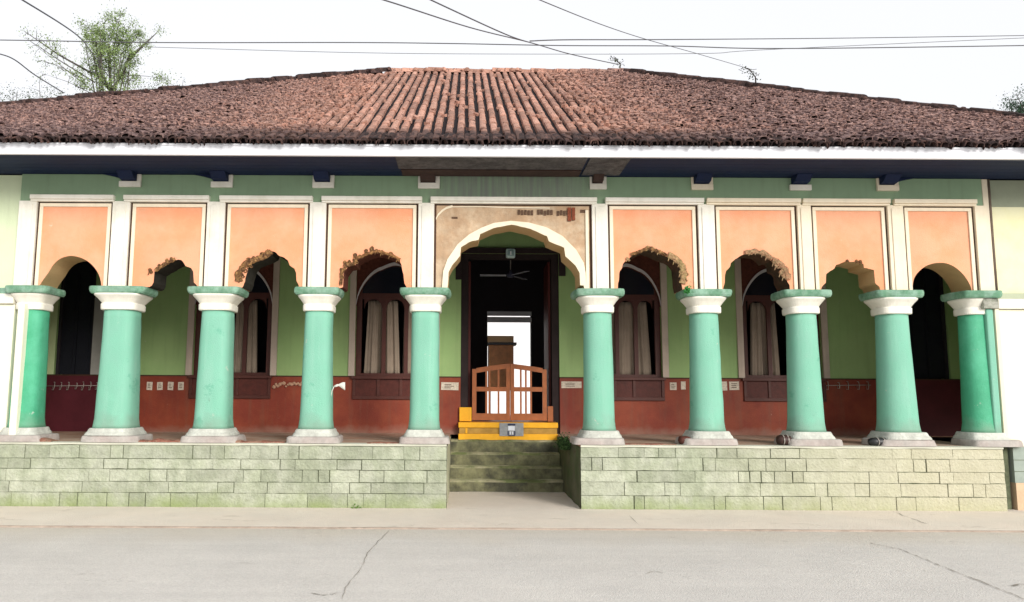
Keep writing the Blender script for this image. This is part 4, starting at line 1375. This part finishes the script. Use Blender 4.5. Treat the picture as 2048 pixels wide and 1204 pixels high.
# pale folding screen/pickets inside is the bright wall; leaning pole
YP2 = 3.3
mb = MB(); mb.tube([at(1096, 815, YP2), at(1098, 668, YP2)], [.022, .016], 8)
o = mb.build('wooden_pole', mat('greyish_pole_wood', (.14, .08, .06), var=.3), None)
tag(o, 'thin brown pole standing upright just inside the right side of the doorway', 'pole')

# ceiling fan
YFn = 4.4
c = at(1021, 552, YFn)
fn = thing('ceiling_fan', 'pale ceiling fan hanging in the dark hall above the doorway', 'fan', c)
mb = MB()
mb.ring_loft([sqring(c.x, c.y, c.z + z, r) for z, r in ((-.03, .03), (-.02, .07), (.03, .075), (.06, .04), (.12, .02))])
hub = mb.build('motor', mat('dull_blue_grey_enamel', (.12, .13, .2), rough=.35), fn)
mb = MB(); mb.tube([c + Vector((0, 0, .12)), (c.x, c.y, z_sof)], .012, 8); mb.build('rod', m_metal, fn)
for k in range(3):
    a = R(178 + 120 * k)
    d = Vector((math.cos(a), math.sin(a), 0)); s2 = Vector((-d.y, d.x, 0))
    mb = MB()
    p0, p1 = c + d * .09, c + d * .62
    vs = [p0 - s2 * .04, p1 - s2 * .06, p1 + s2 * .06 + Vector((0, 0, .015)), p0 + s2 * .04 + Vector((0, 0, .012))]
    mb.add(vs + [v + Vector((0, 0, .008)) for v in vs], [(3, 2, 1, 0), (4, 5, 6, 7), (0, 1, 5, 4), (1, 2, 6, 5), (2, 3, 7, 6), (3, 0, 4, 7)])
    mb.build('blade', mat('pale_fan_blade', (.7, .72, .8), rough=.3), fn)

# square lamp above the doorway
c = at(1021, 507, YB - .1)
lp = thing('bulkhead_lamp', 'square white glass lamp fixed to the lintel above the doorway', 'lamp', c)
mb = MB()
mb.ring_loft([[Vector((p.x, y, c.z + (p.y - c.y))) for p in sqring(c.x, c.y, 0, h, 6, 28)] for y, h in ((YB - .072, .085), (YB - .13, .085), (YB - .15, .075))])
mb.build('housing', mat('pale_aqua_lamp', (.62, .80, .80), rough=.3), lp)
mb = MB()
mb.ring_loft([[Vector((p.x, y, c.z + (p.y - c.y))) for p in sqring(c.x, c.y, 0, h, 5, 28)] for y, h in ((YB - .1505, .058), (YB - .158, .05))])
mb.build('lens', mat('grey_lamp_lens', (.35, .5, .52), rough=.15), lp)
mb = MB()
mb.box(c.x - .01, c.x + .014, YB - .163, YB - .1585, c.z - .035, c.z + .03)
mb.build('bulb', mat('white_bulb', (.9, .95, .95), rough=.2), lp)

# notices on the dado
Yn = YB - .016


def notice(px0, px1, py0, py1, label, marks=True, seed=0, m=None, group='paper notices stuck along the red dado'):
    rr = random.Random(seed)
    a, b = at(px0, py1, Yn), at(px1, py0, Yn)
    mb = MB()
    t = rr.uniform(-.004, .004)
    vs = [(a.x, Yn - .003, a.z + t), (b.x, Yn - .003, a.z - t), (b.x + t, Yn - .004, b.z), (a.x + t, Yn - .004, b.z + t)]
    mb.add(vs + [(v[0], Yn + .003, v[2]) for v in vs], [(0, 1, 2, 3), (0, 4, 5, 1), (3, 2, 6, 7), (0, 3, 7, 4), (1, 5, 6, 2)])
    o = mb.build('paper_notice', m or m_paper, None)
    tag(o, label, 'notice', group)
    if marks:
        mb = MB()
        w = b.x - a.x; h = b.z - a.z
        for k in range(3):
            z = a.z + h * (.25 + .22 * k)
            mb.box(a.x + w * .2, a.x + w * rr.uniform(.55, .8), Yn - .0065, Yn - .0045, z, z + h * .08)
        mb.build('print', m_ink, o)


for k, px in enumerate((293, 314, 335, 356)):
    notice(px, px + 12, 764, 780, ['first pale paper slip from the left on the dado of the second bay', 'second pale paper slip from the left on the dado of the second bay',
                                   'third pale paper slip from the left on the dado of the second bay', 'rightmost crumpled paper slip on the dado of the second bay'][k], True, k)
notice(1340, 1353, 765, 780, 'pale square paper on the red dado, bay right of the entrance', True, 11)
notice(1362, 1371, 763, 779, 'narrow pale paper next to the seventh column, right of the entrance', False, 12)
notice(1444, 1454, 763, 781, 'pale paper just right of the seventh column', False, 13)
notice(1459, 1478, 763, 780, 'wide pale paper with brown print, right of the seventh column', True, 14)
notice(882, 917, 765, 780, 'wide cream paper on the dado left of the doorway', True, 15)
notice(1123, 1163, 763, 776, 'cream paper strip on the dado right of the doorway', True, 16)

# torn paper frill, bay three
mb = MB(); rr = random.Random(2)
for k in range(15):
    c = at(548 + k * 4, 770 + rr.uniform(-4, 4), Yn - .012)
    r = rr.uniform(.02, .035)
    rings = [[c + Vector((math.cos(t) * r * kk, yy, math.sin(t) * r * kk * rr.uniform(.7, 1.1))) for t in [2 * PI * q / 7 for q in range(7)]] for yy, kk in ((.012, .9), (-.008, 1), (-.02, .5))]
    mb.ring_loft(rings, smooth=False)
o = mb.build('torn_frill', mat('torn_tan_paper', (.50, .30, .20), var=.4, scale=30), None)
tag(o, 'crumpled tan torn decoration along the dado left of the fourth column', 'decoration')
# white knotted rag beside fourth column
mb = MB()
rings = []
for t, r, dz in ((0, .012, 0), (.25, .02, .01), (.45, .015, .0), (.6, .03, .012), (.8, .05, .022), (1, .06, .018)):
    c = at(668 + 22 * t, 773 - 3 * math.sin(t * 3), .12)
    rings.append([c + Vector((0, math.cos(q) * r * .5, math.sin(q) * r)) + Vector((mnoise.noise(Vector((q, t * 5, 1))) * .008, 0, 0)) for q in [2 * PI * k / 10 for k in range(10)]])
mb.ring_loft(rings)
mb.tube([at(668, 773, .12), at(664, 782, .13), at(661, 800, .14), at(661, 830, .15)], .006, 6)
o = mb.build('cloth_rag', mat('white_rag_cloth', (.62, .60, .55), var=.15), None)
tag(o, 'twisted white rag tied around the right side of the fourth column', 'cloth')


# hook rails
def hookrail(px0, px1, py, label, step, seed):
    rr = random.Random(seed)
    t = thing('hook_rail', label, 'hooks', at((px0 + px1) / 2, py, Yn))
    mb = MB(); mb.tube([at(px0, py, Yn - .01), at(px1, py - 1, Yn - .01)], .006, 6); mb.build('rail', m_metal, t)
    px = px0 + 6
    while px < px1 - 3:
        c = at(px, py, Yn - .02)
        mb = MB()
        h = rr.uniform(.05, .075)
        mb.tube([c + Vector((-.012, 0, h)), c + Vector((.012, -.01, h)), c + Vector((.016, -.02, 0)), c + Vector((.004, -.03, -h)), c + Vector((-.02, -.02, -h)), c + Vector((-.024, -.01, -h * .2))], .0065, 6)
        mb.build('hook', m_metal, t)
        px += step * rr.uniform(.85, 1.15)


hookrail(86, 202, 772, 'metal rail with a row of hooks on the dado of the leftmost bay', 15, 1)
hookrail(1648, 1742, 771, 'metal rail with hooks on the dado between the eighth and ninth columns', 20, 2)

# black bags on the right plinth
def bag(px, py, w, h, label, seed, m=m_black, strap=True, Yb=0.0):
    rr = random.Random(seed)
    c = at(px, py, Yb); c.z = z_pl + .002
    t = thing('small_bag', label, 'bag', c, 'dark bundles lying on the porch edge')
    mb = MB(); rings = []
    for k in range(9):
        u = -1 + k / 4
        s_ = (1 - abs(u) ** 4) ** .5 * .9 + .1
        rings.append([Vector((c.x + u * w / 2, c.y + math.cos(a) * .09 * s_, c.z + h / 2 + math.copysign(abs(math.sin(a)) ** .6, math.sin(a)) * h / 2 * s_ + mnoise.noise(Vector((u * 2, a, seed))) * .008)) for a in [2 * PI * q / 14 for q in range(14)]])
    mb.ring_loft(rings)
    mb.build('body', m, t)
    if strap:
        mb = MB()
        for u in (-.25, .3):
            x = c.x + u * w / 2
            mb.tube([(x, c.y + math.cos(a) * .097, c.z + h / 2 + math.sin(a) * (h / 2 + .008)) for a in [PI * 1.5 * q / 12 - .7 for q in range(13)]], .006, 5)
        mb.build('strap', m_metal, t)


bag(1757, 884, .30, .11, 'rolled black bag with grey straps against the foot of the ninth column', 1, Yb=-.02)
bag(1568, 884, .22, .14, 'dark brown-black bundle against the foot of the eighth column', 2, mat('dark_brown_leather', (.045, .022, .018), rough=.5, var=.3), Yb=0.0)
bag(1369, 884, .18, .12, 'small dark red-brown bundle against the foot of the seventh column', 3, mat('maroon_leather', (.09, .03, .022), rough=.6, var=.3), strap=False, Yb=0.02)

# moss / fern clumps
def clump(name, label, c, rx, ry, rz, n, size, seed, m):
    rr = random.Random(seed); mb = MB()
    for k in range(n):
        d = Vector((rr.gauss(0, .5), rr.gauss(0, .5), rr.gauss(0, .5)))
        p = Vector(c) + Vector((d.x * rx, d.y * ry, abs(d.z) * rz))
        a = Vector((rr.uniform(-1, 1), rr.uniform(-1, 1), rr.uniform(-.3, 1))).normalized()
        b = a.cross(Vector((rr.uniform(-1, 1), rr.uniform(-1, 1), rr.uniform(-1, 1)))).normalized()
        s_ = size * rr.uniform(.6, 1.4)
        mb.add([p, p + a * s_ * .5 + b * s_ * .3, p + a * s_, p + a * s_ * .5 - b * s_ * .3], [(0, 1, 2, 3)])
    for k in range(6):
        mb.tube([Vector(c) - Vector((0, 0, .02)), Vector(c) + Vector((rr.uniform(-1, 1) * rx * .6, rr.uniform(-1, 1) * ry * .6, rz * rr.uniform(.3, .8)))], .003, 4)
    o = mb.build(name, m, None)
    return tag(o, label, 'plant')


m_fern = mat('small_fern_leaves', (.05, .10, .03), var=.4, scale=20, rand=.5)
clump('fern_plant', 'dark green ferny plant on the corner of the right plinth beside the entrance steps', (X(1128, 1.0), 1.1, z_pl - .14), .08, .35, .16, 1100, .04, 1, m_fern)
clump('weed_plant', 'small bright green weed at the foot of the stone plinth left of the steps', (X(712, -.2, 1000), YF - .03, 0.0), .05, .02, .05, 50, .03, 2, mat('weed_leaves', (.10, .2, .03), rand=.4))
clump('weed_plant', 'tiny green weed on the left edge of the seventh column slab', (X(1376, -.1), -.1, z_ab - .06), .045, .03, .08, 260, .03, 3, mat('bright_weed_leaves', (.06, .28, .07), rand=.4))

# ------------------------------------------------------------------ ground
g = bx(-300, 300, -120, 400, -.35, -.30).build('ground', mat('ground_earth', (.30, .27, .2), var=.2, scale=.5), None); struct(g)


def sheet(name, x0, x1, y0, y1, z, m, nx=2, ny=2, amp=0):
    mb = MB(); vs = []; fs = []
    for b in range(ny + 1):
        for a in range(nx + 1):
            x = x0 + (x1 - x0) * a / nx; y = y0 + (y1 - y0) * b / ny
            vs.append((x, y, z + amp * mnoise.noise(Vector((x * .6, y * .9, 3)))))
    for b in range(ny):
        for a in range(nx):
            o = b * (nx + 1) + a
            fs.append((o, o + 1, o + nx + 2, o + nx + 1))
    mb.add(vs, fs, 0, True)
    return struct(mb.build(name, m, None))


yk = gnd(1024, 1057, ZPV).y


def roadx(N, L, geo, cur):
    # long faint sweeps parallel to the kerb and fine speckle
    mp = N.new('ShaderNodeMapping'); mp.inputs['Scale'].default_value = (.25, 5, 1)
    L.new(geo.outputs['Position'], mp.inputs['Vector'])
    nz = N.new('ShaderNodeTexNoise'); nz.inputs['Scale'].default_value = 1.2; nz.inputs['Detail'].default_value = 6
    L.new(mp.outputs[0], nz.inputs['Vector'])
    r = N.new('ShaderNodeMapRange'); r.inputs['From Min'].default_value = .35; r.inputs['From Max'].default_value = .7; r.inputs['To Min'].default_value = 1.02; r.inputs['To Max'].default_value = .96
    L.new(nz.outputs['Fac'], r.inputs['Value'])
    v = N.new('ShaderNodeTexNoise'); v.inputs['Scale'].default_value = 55; v.inputs['Detail'].default_value = 3
    L.new(geo.outputs['Position'], v.inputs['Vector'])
    r2 = N.new('ShaderNodeMapRange'); r2.inputs['From Min'].default_value = .3; r2.inputs['From Max'].default_value = .7; r2.inputs['To Min'].default_value = .9; r2.inputs['To Max'].default_value = 1.06
    L.new(v.outputs['Fac'], r2.inputs['Value'])
    ml = N.new('ShaderNodeMath'); ml.operation = 'MULTIPLY'; L.new(r.outputs[0], ml.inputs[0]); L.new(r2.outputs[0], ml.inputs[1])
    s_ = N.new('ShaderNodeVectorMath'); s_.operation = 'SCALE'; L.new(cur, s_.inputs[0]); L.new(ml.outputs[0], s_.inputs['Scale'])
    # sandy margin near the kerb
    sp = N.new('ShaderNodeSeparateXYZ'); L.new(geo.outputs['Position'], sp.inputs[0])
    n3 = N.new('ShaderNodeTexNoise'); n3.inputs['Scale'].default_value = .8; n3.inputs['Detail'].default_value = 7
    L.new(geo.outputs['Position'], n3.inputs['Vector'])
    md = N.new('ShaderNodeMath'); md.operation = 'MULTIPLY_ADD'; L.new(n3.outputs['Fac'], md.inputs[0]); md.inputs[1].default_value = 1.6; L.new(sp.outputs['Y'], md.inputs[2])
    r4 = N.new('ShaderNodeMapRange'); r4.inputs['From Min'].default_value = yk - .2; r4.inputs['From Max'].default_value = yk + .9; r4.inputs['To Max'].default_value = .7
    L.new(md.outputs[0], r4.inputs['Value'])
    mx = N.new('ShaderNodeMix'); mx.data_type = 'RGBA'
    L.new(r4.outputs[0], mx.inputs[0]); L.new(s_.outputs[0], mx.inputs[6]); mx.inputs[7].default_value = (.55, .49, .40, 1)
    return mx.outputs[2]


m_road = mat('pale_concrete_road', (.615, .59, .55), var=.07, scale=.5, col2=(.54, .52, .49), mix2=.55, scale2=.55, bump=.6, bscale=80, extra=chain(roadx, chips((.42, .41, .38), 38, .67, .35), chips((.40, .38, .35), 1.6, .63, .45)))
m_pave = mat('sandy_concrete_pavement', (.72, .64, .55), var=.08, scale=1.1, col2=(.70, .64, .56), mix2=.6, scale2=.9, bump=.6, bscale=60, streak=0, extra=chain(chips((.42, .37, .31), 30, .66, .5), chips((.48, .42, .34), 1.8, .6, .5, (.5, 1.5, 1))))
road = sheet('road', -60, 60, -60, yk, .008, m_road, 60, 60, .004)
pave = sheet('pavement', -60, 60, yk, 6.0, ZPV, m_pave, 60, 20, 0)
kb = MB()
# low worn kerb lip
n = 400; vs = []; fs = []
for k in range(n + 1):
    x = -12 + 24 * k / n
    w = mnoise.noise(Vector((x * 1.5, 0, 0))) * .012
    vs += [(x, yk - .02 + w, .006), (x, yk - .012 + w, .0135), (x, yk + .004 + w, ZPV + .002), (x, yk + .03 + w * 2, ZPV + .0015)]
    if k:
        o = (k - 1) * 4; p = k * 4
        fs += [(o, p, p + 1, o + 1), (o + 1, p + 1, p + 2, o + 2), (o + 2, p + 2, p + 3, o + 3)]
kb.add(vs, fs)
struct(kb.build('kerb', mat('brown_kerb_edge', (.40, .32, .26), var=.3, scale=5), None))
m_crack = mat('crack_dirt', (.25, .225, .19), var=.4, scale=10)


def crack(pts, w, parent, seed, z):
    rr = random.Random(seed); P = []
    for (a, b), (c, d) in zip(pts, pts[1:]):
        n = max(2, int(math.hypot(c - a, d - b) / 7))
        for k in range(n):
            t = k / n
            P.append(gnd(a + (c - a) * t + rr.uniform(-1.2, 1.2), b + (d - b) * t + rr.uniform(-.8, .8), z))
    P.append(gnd(*pts[-1], z))
    mb = MB(); vs = []; fs = []
    for k, p in enumerate(P):
        d = (P[min(k + 1, len(P) - 1)] - P[max(k - 1, 0)]).normalized(); s_ = Vector((-d.y, d.x, 0)) * w * .75 * rr.uniform(.15, 1.2)
        if k in (0, len(P) - 1): s_ *= .1
        vs += [p - s_, p + s_]
        if k: fs.append((2 * k - 2, 2 * k - 1, 2 * k + 1, 2 * k))
    mb.add(vs, fs); mb.build('crack', m_crack, parent)


crack([(780, 1059), (757, 1082), (735, 1105), (722, 1138), (690, 1175), (684, 1200)], .005, road, 1, .0145)
crack([(1735, 1085), (1800, 1098), (1880, 1130), (1960, 1162), (2000, 1178), (2060, 1202)], .009, road, 2, .0145)
crack([(1785, 1022), (1820, 1036), (1856, 1048)], .008, pave, 3, ZPV + .004)
crack([(590, 1057), (650, 1056), (830, 1052)], .006, pave, 4, ZPV + .004)
crack([(1258, 1030), (1268, 1040), (1282, 1052)], .005, pave, 5, ZPV + .004)
crack([(1290, 1147), (1310, 1141), (1328, 1146)], .006, road, 6, .0145)
crack([(620, 1186), (650, 1190), (680, 1185)], .008, road, 7, .0145)
crack([(2022, 1171), (2040, 1168), (2070, 1171)], .018, road, 8, .0145)
crack([(1845, 1139), (1858, 1143), (1872, 1144)], .005, road, 9, .0145)

# ------------------------------------------------------------------ cables
m_cab = mat('grey_cable', (.10, .10, .11), rough=.6)


def cable(pts, r, label):
    """pts: (px,py,Y); smoothed"""
    P = [at(*p) for p in pts]
    out = []
    for k in range(len(P) - 1):
        p0 = P[max(k - 1, 0)]; p1 = P[k]; p2 = P[k + 1]; p3 = P[min(k + 2, len(P) - 1)]
        for q in range(8):
            t = q / 8
            out.append(.5 * ((2 * p1) + (p2 - p0) * t + (2 * p0 - 5 * p1 + 4 * p2 - p3) * t * t + (3 * p1 - p0 - 3 * p2 + p3) * t ** 3))
    out.append(P[-1])
    mb = MB(); mb.tube(out, r, 6)
    tag(mb.build('power_cable', m_cab, None), label, 'cable', 'overhead cables above the roof')


cable([(-300, 78, 14), (0, 80, 14), (310, 85, 14), (700, 85, 14), (900, 87, 14), (1120, 91, 14), (1340, 92, 14), (1560, 97, 14), (2048, 91, 14), (2400, 84, 14)], .017, 'long dark cable crossing the whole sky, sagging slightly right of the middle')
cable([(1060, 82, 3.4), (1140, 79.5, 5), (1340, 79, 8), (1700, 76, 13), (2048, 71, 16), (2400, 65, 19)], .013, 'uppermost of the level cables at the right side of the sky')
cable([(300, 94, 18), (700, 105, 18), (1000, 108, 18), (1400, 107, 18), (1560, 98, 18), (2400, 60, 18)], .010, 'faint thin cable, lowest of the level cables above the ridge')
cable([(620, -40, -3), (768, 0, -1), (940, 55, 1.5), (1060, 85, 3.5), (1140, 108, 5), (1237, 129, 6.3)], .010, 'dark cable sloping down to the right end of the roof ridge')
cable([(780, -40, -3), (862, 0, -1), (1010, 68, 1), (1060, 85, 3.4)], .010, 'steep cable from the top edge that joins the cable sloping to the ridge')
cable([(1000, -35, -2), (1080, 0, 0), (1200, 48, 3), (1290, 78, 6), (1390, 106, 9), (1500, 138, 12)], .008, 'thin cable sloping from the top edge down toward the right hip of the roof')
cable([(-20, -35, 0), (45, 0, 2), (150, 67, 6), (180, 100, 12), (215, 150, 18)], .015, 'dark cable at upper left running down into the leafy tree')
cable([(-40, 100, 4), (0, 108, 5), (30, 120, 6), (70, 150, 7), (128, 186, 8)], .014, 'curved dark cable at the left edge dropping onto the left roof hip')

# ------------------------------------------------------------------ trees
def tree(name, label, base, top, crown, trunk_r, nleaf, lsize, seed, leafm, limbs=9, spikes=(), trm=None, sparse=0.0):
    rr = random.Random(seed)
    t = thing(name, label, 'tree', base)
    base = Vector(base); top = Vector(top)
    mb = MB()
    n = 8
    sp = [base.lerp(top, k / n) + Vector((mnoise.noise(Vector((k * .7, seed, 0))), mnoise.noise(Vector((k * .7, seed, 4))), 0)) * .35 * (k / n) for k in range(n + 1)]
    mb.tube(sp, [trunk_r * (1 - .75 * k / n) for k in range(n + 1)], 10)
    ends = []
    cc, cr = Vector(crown[0]), Vector(crown[1])
    for k in range(limbs):
        s0 = sp[n - 1 - rr.randrange(4)]
        a = rr.uniform(0, 2 * PI); el = rr.uniform(-.2, 1)
        e = cc + Vector((math.cos(a) * cr.x * rr.uniform(.4, .95), math.sin(a) * cr.y * rr.uniform(.4, .9), cr.z * el * rr.uniform(.4, .95)))
        mid = s0.lerp(e, .5) + Vector((rr.uniform(-.2, .2), rr.uniform(-.2, .2), rr.uniform(-.3, .1)))
        mb.tube([s0, mid, e], [trunk_r * .35, trunk_r * .2, trunk_r * .06], 6)
        ends.append((s0, mid, e))
        for _ in range(4):
            q = mid.lerp(e, rr.random()); w = q + Vector((rr.uniform(-1, 1) * cr.x, rr.uniform(-1, 1) * cr.y, rr.uniform(-.3, 1) * cr.z)) * .35
            mb.tube([q, w], [trunk_r * .08, trunk_r * .03], 4); ends.append((q, q.lerp(w, .5), w))
    nbody = len(ends)
    for s in spikes:
        a, b = Vector(s[0]), Vector(s[1])
        mid = a.lerp(b, .5) + Vector((0, 0, rr.uniform(-.1, .1)))
        mb.tube([a, mid, b], [s[2], s[2] * .7, s[2] * .2], 5)
        for _ in range(s[3]):
            q = a.lerp(b, rr.uniform(.3, 1)); w = q + Vector((rr.uniform(-.45, .45), rr.uniform(-.3, .3), rr.uniform(-.25, .35)))
            mb.tube([q, q.lerp(w, .5) + Vector((0, 0, .05)), w], [.012, .008, .004], 4)
            ends.append((q, q.lerp(w, .6), w))
    mb.build('trunk', trm or mat('grey_bark', (.09, .08, .07), var=.3, scale=6), t)
    mb = MB()
    clumps = [e[2] for e in ends] + [e[1].lerp(e[2], .5) for e in ends]
    for _ in range(int(limbs * 4)):
        a = rr.uniform(0, 2 * PI); u = rr.uniform(-1, 1); r_ = rr.uniform(.2, .9)
        clumps.append(cc + Vector((cr.x * math.cos(a) * math.sqrt(1 - u * u) * r_, cr.y * math.sin(a) * math.sqrt(1 - u * u) * r_, cr.z * u * r_)))
    for k in range(nleaf):
        c = rr.choice(clumps)
        if c.x < cc.x - cr.x * 1.05 and rr.random() < .8: continue
        sg = cr.x * rr.choice((.06, .09, .15))
        p = c + Vector((rr.gauss(0, sg), rr.gauss(0, sg), rr.gauss(0, sg)))
        a = Vector((rr.uniform(-1, 1), rr.uniform(-1, 1), rr.uniform(-1, 1))).normalized()
        b = a.cross(Vector((rr.uniform(-1, 1), rr.uniform(-1, 1), rr.uniform(-1, 1)))).normalized()
        s_ = lsize * rr.uniform(.6, 1.3)
        mb.add([p, p + a * s_ * .5 + b * s_ * .28, p + a * s_, p + a * s_ * .5 - b * s_ * .28], [(0, 1, 2, 3)])
    mb.build('crown', leafm, t)


m_leaf = mat('spring_green_leaves', (.20, .28, .10), rough=.6, var=.3, scale=1.2, rand=.5, bump=0)
m_leafd = mat('dull_green_leaves', (.06, .09, .04), rough=.6, var=.3, rand=.5, bump=0)
YT = 20
tb = at(225, 400, YT); tb.z = 0
cc = at(222, 120, YT)
sp = [(at(190, 150, YT), at(48, 62, YT), .05, 16), (at(190, 165, YT), at(50, 75, YT), .03, 8), (at(255, 120, YT), at(313, 66, YT), .07, 3),
      (at(190, 185, YT), at(60, 82, YT), .02, 8), (at(225, 110, YT), at(240, 33, YT), .03, 14), (at(200, 110, YT), at(172, 38, YT), .02, 12), (at(240, 110, YT), at(285, 60, YT), .02, 10),
      (at(215, 110, YT), at(205, 40, YT), .02, 12), (at(225, 110, YT), at(262, 48, YT), .02, 12), (at(170, 160, YT), at(84, 120, YT), .02, 9), (at(190, 190, YT), at(80, 145, YT), .015, 9), (at(255, 150, YT), at(335, 160, YT), .015, 3)]
tree('leafy_tree', 'bright green airy tree with bare side branches behind the left end of the roof', tb, at(222, 90, YT), (cc, (1.3, 1.2, 1.3)), .20, 21000, .07, 5, m_leaf, 16, sp)
YT2 = 26
for k, (px, py, w, lab, sd) in enumerate([(20, 205, 1.7, 'sparse treetop peeking over the roof hip at the left edge', 3), (120, 200, 1.6, 'sparse treetop over the left hip, below the curved cable', 4), (320, 185, 1.5, 'thin pale treetop just right of the leafy tree, above the hip', 6)]):
    b = at(px, 400, YT2); b.z = 0
    c = at(px, py - 4, YT2)
    tree('distant_tree', lab, b, c, (c, (w * 1.25, 1.2, .75)), .16, 1500, .075, sd, m_leafd, 9)
YT3 = 24
b = at(2075, 400, YT3); b.z = 0
c = at(2078, 215, YT3)
tree('distant_tree', 'blue-green leafy tree at the right edge of the photo behind the roof', b, at(2075, 190, YT3), (c, (1.6, 1.5, 1.1)), .2, 6000, .085, 8, mat('blue_green_leaves', (.05, .10, .06), rand=.5, bump=0), 12)


def twig(px0, py0, px1, py1, Y, label, seed, base_z=None):
    rr = random.Random(seed)
    a, b = at(px0, py0, Y), at(px1, py1, Y)
    if base_z is not None: a.z = base_z
    t = thing('roof_weed', label, 'plant', a)
    mb = MB()
    m1 = a.lerp(b, .5) + Vector((.05, 0, .02))
    mb.tube([a, m1, b, b + Vector((-.12, 0, .05))], [.018, .014, .010, .004], 6)
    for _ in range(6):
        q = m1.lerp(b, rr.random()); mb.tube([q, q + Vector((rr.uniform(-.15, .15), 0, rr.uniform(-.1, .12)))], .005, 4)
    mb.build('stem', mat('dark_dry_stem', (.05, .04, .035)), t)
    mb = MB()
    for k in range(70):
        p = m1.lerp(b + Vector((-.15, 0, .04)), rr.random()) + Vector((rr.gauss(0, .05), rr.gauss(0, .05), rr.gauss(0, .05)))
        u = Vector((rr.uniform(-1, 1), rr.uniform(-1, 1), rr.uniform(-1, 1))).normalized(); v = u.cross(Vector((.3, .5, .8))).normalized()
        s_ = rr.uniform(.02, .05)
        mb.add([p, p + u * s_ * .5 + v * s_ * .3, p + u * s_, p + u * s_ * .5 - v * s_ * .3], [(0, 1, 2, 3)])
    mb.build('leaves', m_leafd, t)


twig(1240, 142, 1232, 118, 6.3, 'small dry weed growing on the right end of the roof ridge', 1)
YH2 = 3.6
tw = at(1510, 170, YH2)
twig(1512, 172, 1500, 140, 4.2, 'wispy weed growing on the right roof hip', 2)

# ------------------------------------------------------------------ light
SUN_EL, SUN_AZ = 21, 30          # azimuth degrees from -Y (front) towards +X (right)
d = Vector((math.sin(R(SUN_AZ)) * math.cos(R(SUN_EL)), -math.cos(R(SUN_AZ)) * math.cos(R(SUN_EL)), math.sin(R(SUN_EL))))
ld = bpy.data.lights.new('sun', 'SUN')
ld.energy = 2.5
ld.angle = R(24)
ld.color = (1.0, .95, .88)
lo = bpy.data.objects.new('sun', ld)
lo.rotation_euler = d.to_track_quat('Z', 'Y').to_euler()
lo.location = (5, -20, 20)
COL.objects.link(lo)
wd = bpy.data.worlds.new('World')
S.world = wd
wd.use_nodes = True
N, L = wd.node_tree.nodes, wd.node_tree.links
bg = N['Background']
sk = N.new('ShaderNodeTexSky'); sk.sky_type = 'NISHITA'; sk.sun_disc = False
sk.sun_elevation = R(SUN_EL); sk.sun_rotation = math.atan2(d.x, d.y)
sk.dust_density = 4; sk.air_density = 1.0
hs = N.new('ShaderNodeHueSaturation'); hs.inputs['Saturation'].default_value = .25
L.new(sk.outputs[0], hs.inputs['Color'])
# thick even cloud cover
mx = N.new('ShaderNodeMix'); mx.data_type = 'RGBA'
mx.inputs[0].default_value = .75
L.new(hs.outputs[0], mx.inputs[6])
mx.inputs[7].default_value = (9.4, 9.5, 9.8, 1)
L.new(mx.outputs[2], bg.inputs['Color'])
bg.inputs['Strength'].default_value = .1

S.view_settings.view_transform = 'Standard'
S.view_settings.look = 'None'
S.view_settings.exposure = 0.36
S.view_settings.gamma = 1
S.render.engine = 'CYCLES'
S.cycles.max_bounces = 8
S.cycles.diffuse_bounces = 5
